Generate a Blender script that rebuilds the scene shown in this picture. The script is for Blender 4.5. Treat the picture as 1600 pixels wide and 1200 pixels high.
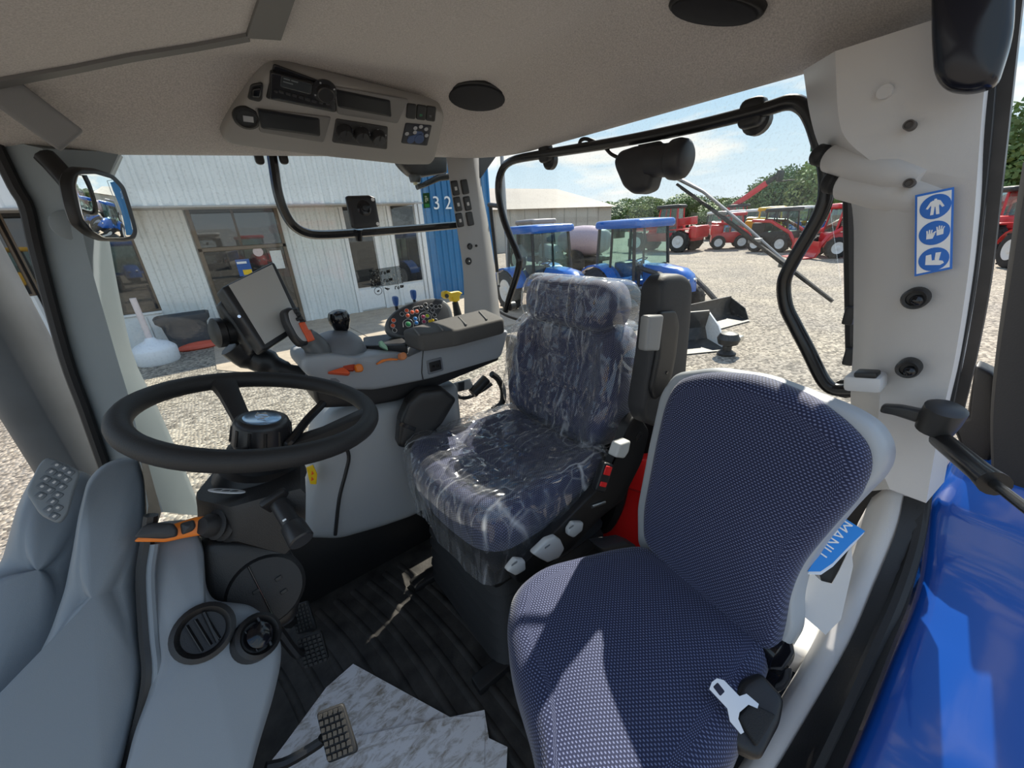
import bpy, bmesh, math, random
from mathutils import Vector, Matrix, Euler
for o in list(bpy.data.objects): bpy.data.objects.remove(o)
SC = bpy.context.scene
COL = SC.collection
random.seed(7)
V = lambda *a: Vector(a)

# ------------------------------------------------------------------ camera
# X runs to the tractor's rear, Y to its right-hand side, Z up; cab floor is z = 0, yard is z = GROUND
GROUND = -1.25
CAM = V(0, 0, 1.25)
_X = V(860, -298, 600).normalized()
_D = V(88, 1463, 600).normalized(); _D = (_D - _X*_D.dot(_X)).normalized()
_Y = _D.cross(_X)
if _Y.dot(V(-494, -216, 600)) < 0: _Y = -_Y
_R = Matrix((_X, _Y, -_D))                       # camera (right, down, forward) -> world
cam_d = bpy.data.cameras.new('camera'); cam = bpy.data.objects.new('camera', cam_d); COL.objects.link(cam)
cam_d.sensor_fit = 'HORIZONTAL'; cam_d.sensor_width = 36; cam_d.lens = 600/1600*36
cam_d.clip_start = .02; cam_d.clip_end = 2000
_m = Matrix((( _R[0][0], -_R[0][1], -_R[0][2], CAM.x), (_R[1][0], -_R[1][1], -_R[1][2], CAM.y), (_R[2][0], -_R[2][1], -_R[2][2], CAM.z), (0, 0, 0, 1)))
cam.matrix_world = _m
SC.camera = cam
SC.view_settings.view_transform = 'Standard'; SC.view_settings.look = 'None'; SC.view_settings.gamma = 1
SC.view_settings.use_curve_mapping = False
SC.view_settings.exposure = 0.5

# ------------------------------------------------------------------ sky and sun
W = bpy.data.worlds.new('sky'); SC.world = W; W.use_nodes = True
nt = W.node_tree; nt.nodes.clear()
def N(t, kind, **k):
    n = t.nodes.new(kind)
    for a, b in k.items():
        if a.startswith('_'): setattr(n, a[1:], b)
        else: n.inputs[a.replace('__', ' ')].default_value = b
    return n
out = N(nt, 'ShaderNodeOutputWorld'); bg = N(nt, 'ShaderNodeBackground')
tc = N(nt, 'ShaderNodeTexCoord'); sep = N(nt, 'ShaderNodeSeparateXYZ')
nt.links.new(tc.outputs['Generated'], sep.inputs[0])
rp = N(nt, 'ShaderNodeValToRGB')
el = rp.color_ramp.elements
el[0].position = 0; el[0].color = (.80, .87, .93, 1)
el[1].position = .9; el[1].color = (.16, .36, .78, 1)
for p_, c_ in ((.10, (.68, .83, .93, 1)), (.30, (.40, .66, .90, 1))):
    e_ = el.new(p_); e_.color = c_
nt.links.new(sep.outputs[2], rp.inputs[0])
mp = N(nt, 'ShaderNodeMapping'); mp.inputs['Scale'].default_value = (1.6, 1.6, 7.0); mp.inputs['Location'].default_value = (.3, 1.9, .55)
nz = N(nt, 'ShaderNodeTexNoise', Scale=2.4, Detail=7, Roughness=.55)
cr = N(nt, 'ShaderNodeValToRGB'); cr.color_ramp.elements[0].position = .48; cr.color_ramp.elements[1].position = .62
nt.links.new(tc.outputs['Generated'], mp.inputs[0]); nt.links.new(mp.outputs[0], nz.inputs[0]); nt.links.new(nz.outputs[0], cr.inputs[0])
mx = N(nt, 'ShaderNodeMixRGB'); mx.inputs[2].default_value = (1.0, .985, .94, 1)
nt.links.new(cr.outputs[0], mx.inputs[0]); nt.links.new(rp.outputs[0], mx.inputs[1])
nt.links.new(mx.outputs[0], bg.inputs[0]); bg.inputs[1].default_value = .78
nt.links.new(bg.outputs[0], out.inputs[0])
SUN_AZ = V(.945, .325, 0).normalized(); SUN_EL = math.radians(44)
sd = bpy.data.lights.new('sun', 'SUN'); sd.energy = 6.2; sd.angle = math.radians(.6); sd.color = (1, .93, .82)
sun = bpy.data.objects.new('sun', sd); COL.objects.link(sun)
_sd = V(SUN_AZ.x*math.cos(SUN_EL), SUN_AZ.y*math.cos(SUN_EL), math.sin(SUN_EL))
sun.rotation_euler = _sd.to_track_quat('Z', 'Y').to_euler(); sun.location = (0, 0, 20)

# ------------------------------------------------------------------ measuring helpers
def ray(px, py): return (_R @ V(px-800, py-600, 600).normalized())
def P(px, py, **k):
    d = ray(px, py); (a, v), = k.items()
    if a == 'R': return CAM + d*(v/ (600/V(px-800, py-600, 600).length))
    i = 'XYZ'.index(a)
    return CAM + d*((v-CAM[i])/d[i])
class Frame:
    """plane with origin o, axes u, v and normal n (n looks out of the face)"""
    def __init__(s, o, u, n):
        s.o = Vector(o); s.n = Vector(n).normalized(); u = Vector(u); s.u = (u - s.n*u.dot(s.n)).normalized(); s.v = s.n.cross(s.u)
    def __call__(s, a, b, c=0): return s.o + s.u*a + s.v*b + s.n*c
    def hit(s, px, py, c=0):
        d = ray(px, py); o = s.o + s.n*c
        return CAM + d*((o-CAM).dot(s.n)/d.dot(s.n))
    def uv(s, px, py, c=0):
        q = s.hit(px, py, c) - s.o
        return (q.dot(s.u), q.dot(s.v))
    def at(s, a, b, c=0): return Frame(s(a, b, c), s.u, s.n)
def F3(a, b, c, flip=False):
    """frame through three points, a origin, a->b is u"""
    n = (b-a).cross(c-a)
    if n.dot(CAM-a) < 0: n = -n
    if flip: n = -n
    return Frame(a, b-a, n)

# ------------------------------------------------------------------ mesh helpers
ORG = {}
def new(): return bmesh.new()
def obj(name, bm, m, parent=None, sub=0, smooth=40, local=False, solid=0):
    me = bpy.data.meshes.new(name); bm.normal_update()
    bmesh.ops.recalc_face_normals(bm, faces=bm.faces[:]) if not solid else None
    bm.to_mesh(me); bm.free()
    o = bpy.data.objects.new(name, me); COL.objects.link(o)
    if parent is not None:
        o.parent = parent
        if not local:
            org = ORG.get(parent.name, V(0, 0, 0)); me.transform(Matrix.Translation(-org)); ORG[o.name] = org
    if m is not None: me.materials.append(m)
    for p in me.polygons: p.use_smooth = True
    if smooth < 180: me.set_sharp_from_angle(angle=math.radians(smooth))
    if solid:
        md = o.modifiers.new('s', 'SOLIDIFY'); md.thickness = solid; md.offset = -1
    if sub:
        md = o.modifiers.new('d', 'SUBSURF'); md.levels = sub; md.render_levels = sub
    return o
def tag(o, label=None, cat=None, group=None, kind=None):
    if label: o['label'] = label
    if cat: o['category'] = cat
    if group: o['group'] = group
    if kind: o['kind'] = kind
    return o
def thing(name, label, cat, loc=(0, 0, 0), rz=0, group=None):
    o = bpy.data.objects.new(name, None); COL.objects.link(o); o.empty_display_size = .05
    o.location = loc; o.rotation_euler = (0, 0, rz); ORG[o.name] = Vector(loc)
    return tag(o, label, cat, group)
def struct(o): o['kind'] = 'structure'; return o
def group_struct(name, loc=(0, 0, 0)):
    o = bpy.data.objects.new(name, None); COL.objects.link(o); o.location = loc; ORG[o.name] = Vector(loc); o['kind'] = 'structure'
    return o
def kids(o): return [c for c in bpy.data.objects if c.parent == o]
def dup(root, loc, rz=None, label=None, scale=None, swap=None):
    """copy of a thing with copies of its parts and sub-parts"""
    def cp(o, par):
        c = o.copy(); COL.objects.link(c); c.parent = par
        if swap and o.type == 'MESH' and o.data.materials and o.data.materials[0] in swap:
            c.data = o.data.copy(); c.data.materials[0] = swap[o.data.materials[0]]
        for ch in CH.get(o.name, []): cp(ch, c)
        return c
    CH = {}
    for c in bpy.data.objects:
        if c.parent: CH.setdefault(c.parent.name, []).append(c)
    r = cp(root, None); r.location = loc
    if rz is not None: r.rotation_euler = (0, 0, rz)
    if scale: r.scale = (scale,)*3 if not isinstance(scale, tuple) else scale
    if label: r['label'] = label
    return r
def box(bm, c, s, rot=None, bev=0, seg=2):
    r = bmesh.ops.create_cube(bm, size=1)['verts']
    M = Matrix.Translation(Vector(c)) @ (rot.to_4x4() if rot is not None else Matrix()) @ Matrix.Diagonal((s[0], s[1], s[2], 1))
    bmesh.ops.transform(bm, matrix=M, verts=r)
    if bev:
        es = list({e for v in r for e in v.link_edges})
        bmesh.ops.bevel(bm, geom=es, offset=bev, segments=seg, profile=.5, affect='EDGES', clamp_overlap=True)
    return bm
def fbox(bm, fr, a, b, c, s, bev=0, seg=2):
    """box centred at frame coords, sized along the frame's axes"""
    R = Matrix((fr.u, fr.v, fr.n)).transposed()
    return box(bm, fr(a, b, c), s, R, bev, seg)
def frames(pts, closed=False):
    n = len(pts); out = []
    for i in range(n):
        a = pts[i-1] if (i or closed) else pts[i]; b = pts[(i+1) % n] if (i < n-1 or closed) else pts[i]
        out.append((b-a).normalized())
    t0 = out[0]; nn = t0.cross(V(0, 0, 1))
    if nn.length < .1: nn = t0.cross(V(1, 0, 0))
    nn.normalize(); res = []
    for t in out:
        nn = (nn - t*nn.dot(t)).normalized(); res.append((nn.copy(), t.cross(nn)))
    return res
def tube(bm, pts, r, seg=10, closed=False, caps=True, flat=1.0):
    pts = [Vector(p) for p in pts]; fr = frames(pts, closed); rings = []
    rr = r if isinstance(r, (list, tuple)) else [r]*len(pts)
    for p, (a, b), q in zip(pts, fr, rr):
        rings.append([bm.verts.new(p + a*math.cos(2*math.pi*k/seg)*q + b*math.sin(2*math.pi*k/seg)*q*flat) for k in range(seg)])
    n = len(rings)
    for i in range(n if closed else n-1):
        A, B = rings[i], rings[(i+1) % n]
        for k in range(seg): bm.faces.new((A[k], A[(k+1) % seg], B[(k+1) % seg], B[k]))
    if caps and not closed: bm.faces.new(rings[0][::-1]); bm.faces.new(rings[-1])
    return bm
def curve(pts, n=8, closed=False):
    """Catmull-Rom through pts"""
    pts = [Vector(p) for p in pts]; m = len(pts); out = []
    for i in range(m if closed else m-1):
        p0 = pts[(i-1) % m] if (closed or i) else pts[0]*2-pts[1]
        p1 = pts[i]; p2 = pts[(i+1) % m]
        p3 = pts[(i+2) % m] if (closed or i < m-2) else pts[-1]*2-pts[-2]
        for k in range(n):
            t = k/n
            out.append(.5*((2*p1)+(p2-p0)*t+(2*p0-5*p1+4*p2-p3)*t*t+(3*p1-p0-3*p2+p3)*t**3))
    if not closed: out.append(pts[-1])
    return out
def fillet(poly, r, n=4):
    out = []; m = len(poly); poly = [Vector((p[0], p[1])) for p in poly]
    for i in range(m):
        p = poly[i]; a = poly[i-1]-p; b = poly[(i+1) % m]-p
        ri = r[i] if isinstance(r, (list, tuple)) else r
        d = min(ri, a.length*.48, b.length*.48)
        A = p + a.normalized()*d; B = p + b.normalized()*d
        for k in range(n+1):
            t = k/n; out.append((A*(1-t)**2 + p*2*t*(1-t) + B*t*t))
    return [(q.x, q.y) for q in out]
def rrect(w, h, r, n=4): return fillet([(-w/2, -h/2), (w/2, -h/2), (w/2, h/2), (-w/2, h/2)], r, n)
def ell(a, b, n=24): return [(a*math.cos(2*math.pi*k/n), b*math.sin(2*math.pi*k/n)) for k in range(n)]
def pad(bm, fr, outline, t, r=.005, crown=0, arc=3, inner=(.72, .42), back=True, c0=0, f=None):
    """rounded slab over a star-shaped outline in fr; UV in metres; f(u,v) adds height"""
    uvl = bm.loops.layers.uv.verify(); uvs = {}
    cx = sum(p[0] for p in outline)/len(outline); cy = sum(p[1] for p in outline)/len(outline)
    def ring(ins, h, s=1.0, cr=0):
        R = []
        for x, y in outline:
            dx, dy = x-cx, y-cy; L = math.hypot(dx, dy) or 1e-6; k = max(.02, 1-ins/L)*s
            a, b = cx+dx*k, cy+dy*k; hh = h + cr + (f(a, b) if f and h > t*.5 else 0)
            v = bm.verts.new(fr(a, b, c0+hh)); e_ = max(0., t-h) + ins*.4 if s == 1.0 else 0.; uvs[v] = (a+dx/L*e_, b+dy/L*e_); R.append(v)
        return R
    r = min(r, t*.98)
    rings = [ring(r*.5 if back else 0, 0)]
    if back: rings.append(ring(0, min(r*.5, t*.3)))
    for k in range(arc+1):
        th = math.pi/2*k/arc
        rings.append(ring(r*(1-math.cos(th)), t-r+r*math.sin(th)))
    for s in inner: rings.append(ring(r, t, s, crown*(1-s*s)))
    def face(vs):
        try: fc = bm.faces.new(vs)
        except ValueError: return
        for l in fc.loops: l[uvl].uv = uvs[l.vert]
    for A, B in zip(rings, rings[1:]):
        m = len(A)
        for k in range(m): face((A[k], A[(k+1) % m], B[(k+1) % m], B[k]))
    if inner:
        c = bm.verts.new(fr(cx, cy, c0+t+crown+(f(cx, cy) if f else 0))); uvs[c] = (cx, cy)
        m = len(rings[-1])
        for k in range(m): face((rings[-1][k], rings[-1][(k+1) % m], c))
    else: face(rings[-1])
    if back: face(rings[0][::-1])
    return bm
def lathe(bm, fr, prof, seg=20):
    """revolve (radius, height) about the frame's normal"""
    rings = []
    for r_, h in prof:
        if r_ < 1e-5: rings.append([bm.verts.new(fr(0, 0, h))])
        else: rings.append([bm.verts.new(fr(r_*math.cos(2*math.pi*k/seg), r_*math.sin(2*math.pi*k/seg), h)) for k in range(seg)])
    for A, B in zip(rings, rings[1:]):
        for k in range(seg):
            a = (A[k], A[(k+1) % seg]) if len(A) > 1 else (A[0],)
            b = (B[(k+1) % seg], B[k]) if len(B) > 1 else (B[0],)
            if len(a)+len(b) > 2: bm.faces.new(a+b)
    if len(rings[0]) > 1: bm.faces.new(rings[0][::-1])
    if len(rings[-1]) > 1: bm.faces.new(rings[-1])
    return bm
def loft(bm, rings, closed=True, caps=True):
    """skin over rings of equally many points; UV in metres"""
    uvl = bm.loops.layers.uv.verify(); R = [[bm.verts.new(Vector(p)) for p in r] for r in rings]; uv = {}
    for i, r in enumerate(R):
        s = 0
        for k, v in enumerate(r):
            if k: s += (r[k].co-r[k-1].co).length
            uv[v] = (s, 0 if i == 0 else uv[R[i-1][k]][1] + (v.co-R[i-1][k].co).length)
    for A, B in zip(R, R[1:]):
        m = len(A)
        for k in range(m if closed else m-1):
            fc = bm.faces.new((A[k], A[(k+1) % m], B[(k+1) % m], B[k]))
            for l in fc.loops: l[uvl].uv = uv[l.vert]
    if caps and closed: bm.faces.new(R[0][::-1]); bm.faces.new(R[-1])
    return bm
def prism(bm, pts_a, pts_b):
    """solid between two outlines"""
    return loft(bm, [pts_a, pts_b])
def text(name, s, fr, size, m, parent, ext=.0004, align='CENTER'):
    c = bpy.data.curves.new(name, 'FONT'); c.body = s; c.size = size; c.extrude = ext; c.align_x = align; c.align_y = 'CENTER'
    t = bpy.data.objects.new(name, c)
    dg = bpy.context.evaluated_depsgraph_get(); COL.objects.link(t); dg.update()
    me = bpy.data.meshes.new_from_object(t.evaluated_get(bpy.context.evaluated_depsgraph_get()))
    bpy.data.objects.remove(t)
    Mx = Matrix((fr.u, fr.v, fr.n)).transposed().to_4x4(); Mx.translation = fr.o
    me.transform(Mx); o = bpy.data.objects.new(name, me); COL.objects.link(o); me.materials.clear(); me.materials.append(m)
    if parent:
        o.parent = parent; org = ORG.get(parent.name, V(0, 0, 0)); me.transform(Matrix.Translation(-org)); ORG[o.name] = org
    return o

# ------------------------------------------------------------------ materials
MATS = {}
def mat(name, col, rough=.5, metal=0, noise=0, nscale=40, bump=0, bscale=300, spec=.5, coat=0, trans=0, coord='Object', alpha=1, emit=None, sheen=0):
    if name in MATS: return MATS[name]
    m = bpy.data.materials.new(name); m.use_nodes = True; t = m.node_tree; b = t.nodes['Principled BSDF']
    b.inputs['Base Color'].default_value = (*col, 1); b.inputs['Roughness'].default_value = rough; b.inputs['Metallic'].default_value = metal
    b.inputs['Specular IOR Level'].default_value = spec; b.inputs['Coat Weight'].default_value = coat; b.inputs['Coat Roughness'].default_value = .05
    b.inputs['Transmission Weight'].default_value = trans; b.inputs['Alpha'].default_value = alpha; b.inputs['Sheen Weight'].default_value = sheen
    if emit: b.inputs['Emission Color'].default_value = (*emit[0], 1); b.inputs['Emission Strength'].default_value = emit[1]
    if noise or bump:
        tc = N(t, 'ShaderNodeTexCoord')
    if noise:
        n = N(t, 'ShaderNodeTexNoise', Scale=nscale, Detail=5); t.links.new(tc.outputs[coord], n.inputs[0])
        r = N(t, 'ShaderNodeValToRGB'); e = r.color_ramp.elements
        e[0].position = .3; e[1].position = .7
        e[0].color = (*[max(0, c*(1-noise)) for c in col], 1); e[1].color = (*[min(1, c*(1+noise)) for c in col], 1)
        t.links.new(n.outputs[0], r.inputs[0]); t.links.new(r.outputs[0], b.inputs['Base Color'])
    if bump:
        n2 = N(t, 'ShaderNodeTexNoise', Scale=bscale, Detail=3); t.links.new(tc.outputs[coord], n2.inputs[0])
        bp = N(t, 'ShaderNodeBump', Strength=bump, Distance=.002); t.links.new(n2.outputs[0], bp.inputs['Height']); t.links.new(bp.outputs[0], b.inputs['Normal'])
    MATS[name] = m
    return m
def glass(name, tint=(1, 1, 1), refl=.06, rough=0, dirt=0):
    """thin window pane: lets light straight through, reflects a little more at grazing angles"""
    if name in MATS: return MATS[name]
    m = bpy.data.materials.new(name); m.use_nodes = True; t = m.node_tree; t.nodes.clear()
    o = N(t, 'ShaderNodeOutputMaterial'); tr = N(t, 'ShaderNodeBsdfTransparent'); tr.inputs[0].default_value = (*tint, 1)
    g = N(t, 'ShaderNodeBsdfGlossy', Roughness=rough); g.inputs[0].default_value = (1, 1, 1, 1)
    fz = N(t, 'ShaderNodeLayerWeight', Blend=.5); pw = N(t, 'ShaderNodeMath', _operation='POWER'); pw.inputs[1].default_value = 4; t.links.new(fz.outputs['Facing'], pw.inputs[0])
    ml = N(t, 'ShaderNodeMath', _operation='MULTIPLY_ADD'); ml.inputs[1].default_value = .6; ml.inputs[2].default_value = refl*.5; ml.use_clamp = True
    mxs = N(t, 'ShaderNodeMixShader'); t.links.new(pw.outputs[0], ml.inputs[0]); t.links.new(ml.outputs[0], mxs.inputs[0])
    t.links.new(tr.outputs[0], mxs.inputs[1]); t.links.new(g.outputs[0], mxs.inputs[2])
    last = mxs
    if dirt:
        tc = N(t, 'ShaderNodeTexCoord'); v = N(t, 'ShaderNodeTexNoise', Scale=160, Detail=4); t.links.new(tc.outputs['Object'], v.inputs[0])
        r = N(t, 'ShaderNodeValToRGB'); r.color_ramp.elements[0].position = .55; r.color_ramp.elements[1].position = .8
        r.color_ramp.elements[1].color = (dirt, dirt, dirt, 1); t.links.new(v.outputs[0], r.inputs[0])
        df = N(t, 'ShaderNodeBsdfDiffuse'); df.inputs[0].default_value = (.8, .78, .72, 1)
        m2 = N(t, 'ShaderNodeMixShader'); t.links.new(r.outputs[0], m2.inputs[0]); t.links.new(mxs.outputs[0], m2.inputs[1]); t.links.new(df.outputs[0], m2.inputs[2]); last = m2
    t.links.new(last.outputs[0], o.inputs[0]); MATS[name] = m
    return m
def fabric():
    """navy knit with rows of small pale dots, laid out in the cushion's own UV metres"""
    m = bpy.data.materials.new('navy_fabric'); m.use_nodes = True; t = m.node_tree; b = t.nodes['Principled BSDF']
    uv = N(t, 'ShaderNodeUVMap'); sc = N(t, 'ShaderNodeVectorMath', _operation='MULTIPLY'); sc.inputs[1].default_value = (150, 210, 1)
    t.links.new(uv.outputs[0], sc.inputs[0]); sp = N(t, 'ShaderNodeSeparateXYZ'); t.links.new(sc.outputs[0], sp.inputs[0])
    def M(op, a, b_=None, c=None):
        n = N(t, 'ShaderNodeMath', _operation=op)
        for i, x in enumerate((a, b_, c)):
            if x is None: continue
            if hasattr(x, 'is_linked') or hasattr(x, 'links'): t.links.new(x, n.inputs[i])
            else: n.inputs[i].default_value = x
        return n.outputs[0]
    row = M('FLOOR', sp.outputs[1]); sh = M('MULTIPLY', M('MODULO', row, 2.0), .5)
    fx = M('SUBTRACT', M('FRACT', M('ADD', sp.outputs[0], sh)), .5); fy = M('SUBTRACT', M('FRACT', sp.outputs[1]), .5)
    d = M('SQRT', M('ADD', M('MULTIPLY', fx, fx), M('MULTIPLY', M('MULTIPLY', fy, fy), 1.5)))
    r = N(t, 'ShaderNodeValToRGB'); e = r.color_ramp.elements
    e[0].position = .20; e[0].color = (.17, .195, .34, 1); e[1].position = .34; e[1].color = (.004, .009, .048, 1)
    t.links.new(d, r.inputs[0]); t.links.new(r.outputs[0], b.inputs['Base Color'])
    b.inputs['Roughness'].default_value = .75; b.inputs['Sheen Weight'].default_value = .25
    bp = N(t, 'ShaderNodeBump', Strength=.5, Distance=.001); bp.invert = True; t.links.new(d, bp.inputs['Height']); t.links.new(bp.outputs[0], b.inputs['Normal'])
    return m
M_FAB = fabric()
def wrap_plastic():
    """clear film: mostly see-through, with milky pulled streaks and shiny creases"""
    m = bpy.data.materials.new('clear_film'); m.use_nodes = True; t = m.node_tree; t.nodes.clear()
    o = N(t, 'ShaderNodeOutputMaterial'); tc = N(t, 'ShaderNodeTexCoord')
    mp = N(t, 'ShaderNodeMapping'); mp.inputs['Scale'].default_value = (2.2, 5.5, 1.1); mp.inputs['Rotation'].default_value = (.5, .4, .6)
    t.links.new(tc.outputs['Object'], mp.inputs[0])
    nw = N(t, 'ShaderNodeTexNoise', Scale=1.6, Detail=2); t.links.new(mp.outputs[0], nw.inputs[0])
    mxv = N(t, 'ShaderNodeMixRGB', _blend_type='ADD'); mxv.inputs[0].default_value = .5; t.links.new(mp.outputs[0], mxv.inputs[1]); t.links.new(nw.outputs['Color'], mxv.inputs[2])
    def creases(scale, w, hi):
        v = N(t, 'ShaderNodeTexVoronoi', Scale=scale); v.feature = 'DISTANCE_TO_EDGE'; t.links.new(mxv.outputs[0], v.inputs['Vector'])
        r_ = N(t, 'ShaderNodeValToRGB'); e = r_.color_ramp.elements; e[0].position = 0; e[0].color = (hi, hi, hi, 1); e[1].position = w; e[1].color = (0, 0, 0, 1); t.links.new(v.outputs['Distance'], r_.inputs[0]); return v, r_
    v1, r1 = creases(1.7, .035, .75); v2, r2 = creases(4.2, .05, .32)
    nm = N(t, 'ShaderNodeTexNoise', Scale=5, Detail=2); t.links.new(tc.outputs['Object'], nm.inputs[0]); rm = N(t, 'ShaderNodeValToRGB'); rm.color_ramp.elements[0].position = .38; rm.color_ramp.elements[1].position = .68; t.links.new(nm.outputs[0], rm.inputs[0])
    sm_ = N(t, 'ShaderNodeMath', _operation='ADD'); t.links.new(r1.outputs[0], sm_.inputs[0]); t.links.new(r2.outputs[0], sm_.inputs[1])
    ms = N(t, 'ShaderNodeMath', _operation='MULTIPLY'); t.links.new(sm_.outputs[0], ms.inputs[0]); t.links.new(rm.outputs[0], ms.inputs[1])
    r = N(t, 'ShaderNodeMath', _operation='ADD'); r.inputs[1].default_value = .03; r.use_clamp = True; t.links.new(ms.outputs[0], r.inputs[0])
    n1 = N(t, 'ShaderNodeMath', _operation='ADD'); t.links.new(v1.outputs['Distance'], n1.inputs[0]); t.links.new(v2.outputs['Distance'], n1.inputs[1])
    df = N(t, 'ShaderNodeBsdfDiffuse'); df.inputs[0].default_value = (.85, .87, .9, 1)
    tl = N(t, 'ShaderNodeBsdfTranslucent'); tl.inputs[0].default_value = (.85, .87, .9, 1)
    dm = N(t, 'ShaderNodeMixShader'); dm.inputs[0].default_value = .4; t.links.new(df.outputs[0], dm.inputs[1]); t.links.new(tl.outputs[0], dm.inputs[2])
    tr = N(t, 'ShaderNodeBsdfTransparent'); tr.inputs[0].default_value = (.97, .97, .98, 1)
    g = N(t, 'ShaderNodeBsdfGlossy', Roughness=.12)
    bp = N(t, 'ShaderNodeBump', Strength=1, Distance=.02); t.links.new(n1.outputs[0], bp.inputs['Height']); t.links.new(bp.outputs[0], g.inputs['Normal'])
    lw = N(t, 'ShaderNodeLayerWeight', Blend=.35); pw = N(t, 'ShaderNodeMath', _operation='POWER'); pw.inputs[1].default_value = 2.2; t.links.new(lw.outputs['Facing'], pw.inputs[0])
    n3 = N(t, 'ShaderNodeTexNoise', Scale=7, Detail=3); t.links.new(tc.outputs['Object'], n3.inputs[0]); pm = N(t, 'ShaderNodeMath', _operation='MULTIPLY'); t.links.new(pw.outputs[0], pm.inputs[0]); t.links.new(n3.outputs[0], pm.inputs[1])
    ad = N(t, 'ShaderNodeMath', _operation='ADD'); ad.use_clamp = True; t.links.new(r.outputs[0], ad.inputs[0]); t.links.new(pm.outputs[0], ad.inputs[1])
    a = N(t, 'ShaderNodeMixShader'); t.links.new(ad.outputs[0], a.inputs[0]); t.links.new(tr.outputs[0], a.inputs[1]); t.links.new(dm.outputs[0], a.inputs[2])
    fz = N(t, 'ShaderNodeLayerWeight', Blend=.5); t.links.new(bp.outputs[0], fz.inputs['Normal'])
    pf = N(t, 'ShaderNodeMath', _operation='POWER'); pf.inputs[1].default_value = 3; t.links.new(fz.outputs['Facing'], pf.inputs[0])
    ml = N(t, 'ShaderNodeMath', _operation='MULTIPLY_ADD'); ml.inputs[1].default_value = .7; ml.inputs[2].default_value = .06; ml.use_clamp = True; t.links.new(pf.outputs[0], ml.inputs[0])
    b = N(t, 'ShaderNodeMixShader'); t.links.new(ml.outputs[0], b.inputs[0]); t.links.new(a.outputs[0], b.inputs[1]); t.links.new(g.outputs[0], b.inputs[2])
    t.links.new(b.outputs[0], o.inputs[0])
    return m
M_FILM = wrap_plastic()
GREY = mat('trim_grey', (.205, .24, .258), .48, noise=.04, nscale=8, bump=.12, bscale=900)
GREYL = mat('trim_light_grey', (.60, .585, .575), .45, noise=.03, nscale=6, bump=.12, bscale=900)
GREYD = mat('trim_mid_grey', (.20, .205, .21), .5, bump=.12, bscale=900)
GREYB = mat('shell_grey', (.42, .44, .46), .45, bump=.1, bscale=900)
CONS = mat('console_grey', (.17, .18, .20), .42, bump=.1, bscale=900)
BLACK = mat('black_plastic', (.012, .012, .013), .42, bump=.15, bscale=700)
RUB = mat('black_rubber', (.016, .016, .017), .62, bump=.2, bscale=300)
GLOSS = mat('gloss_black', (.006, .006, .008), .12)
TUBE = mat('black_tube_paint', (.012, .012, .013), .25)
STEEL = mat('bright_steel', (.62, .62, .6), .28, metal=1)
CHROME = mat('chrome', (.75, .77, .8), .12, metal=1)
WHITE = mat('white_print', (.85, .85, .85), .5)
LEVER = mat('pale_lever_plastic', (.55, .55, .53), .45)
ORANGE = mat('orange_plastic', (.80, .20, .015), .4)
REDOR = mat('red_orange_plastic', (.80, .11, .03), .38)
RED = mat('red_plastic', (.75, .012, .012), .4)
YEL = mat('yellow_plastic', (.80, .52, .01), .42)
GREEN = mat('green_plastic', (.03, .28, .10), .45)
BLUEP = mat('blue_plastic', (.02, .10, .36), .4)
BLUESTK = mat('blue_print', (.02, .15, .55), .5)
PAINT = mat('blue_paint', (.004, .06, .31), .2, coat=.6)
HEADL = mat('headliner_felt', (.47, .435, .41), .95, noise=.22, nscale=330, bump=.6, bscale=420, sheen=.3)
# ================================================================== the cab shell
sm = lambda t: (lambda x: x*x*(3-2*x))(max(0., min(1., t)))
CX0, CX1, CY0, CY1 = -.62, 1.09, .115, 1.475
def lipz(x): return 1.468 + .036*max(0, min(1, (x+.1)/.9))
def ceilz(x, y):
    d = min(CY1-y, CX1-x, y-CY0)
    d2 = [max(0, .30-q) for q in (CY1-y, CX1-x, y-CY0)]
    dd = .30 - math.sqrt(sum(q*q for q in d2))
    return lipz(x) + (.02+.145*sm((x+.55)/.8))*sm(max(dd, 0)/.27)
def Pc(px, py, up=0):
    d = ray(px, py); lo, hi = .2, 3.0
    for _ in range(50):
        m_ = (lo+hi)/2; q = CAM + d*m_
        if q.z < ceilz(q.x, q.y)-up: lo = m_
        else: hi = m_
    return CAM + d*lo
def rr_at(ins, n=8):
    x0, x1, y0, y1 = CX0+ins, CX1-ins, CY0+ins, CY1-ins
    o = fillet([(x0, y0), (x1, y0), (x1, y1), (x0, y1)], [max(.02, .28-ins*.8)]*4, n); r = []
    for i, p in enumerate(o):
        q = o[(i+1) % len(o)]; r.append(p)
        if i % (n+1) == n:
            for j in range(1, 14): r.append((p[0]+(q[0]-p[0])*j/14, p[1]+(q[1]-p[1])*j/14))
    return r
bm = new(); rings = []
for ins in (0, .012, .03, .055, .085, .12, .16, .20, .25, .31, .38, .46, .54, .62):
    rings.append([V(x, y, ceilz(x, y) + (0 if ins else .006)) for x, y in rr_at(ins)])
outer = [[V(x+ (.03 if x > .25 else -.03), y+(.03 if y > .7 else -.03), lipz(x)+.03) for x, y in rr_at(0)], [V(x, y, 1.74) for x, y in rr_at(0)]]
loft(bm, outer[::-1]+rings)
ceiling = struct(obj('ceiling', bm, HEADL, None, smooth=60))
bm = new(); pad(bm, Frame((.24, .8, 1.70), (1, 0, 0), (0, 0, 1)), rrect(1.86, 1.56, .3, 6), .12, .06)
struct(obj('roof', bm, mat('roof_white', (.7, .7, .7), .4), None))

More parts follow.
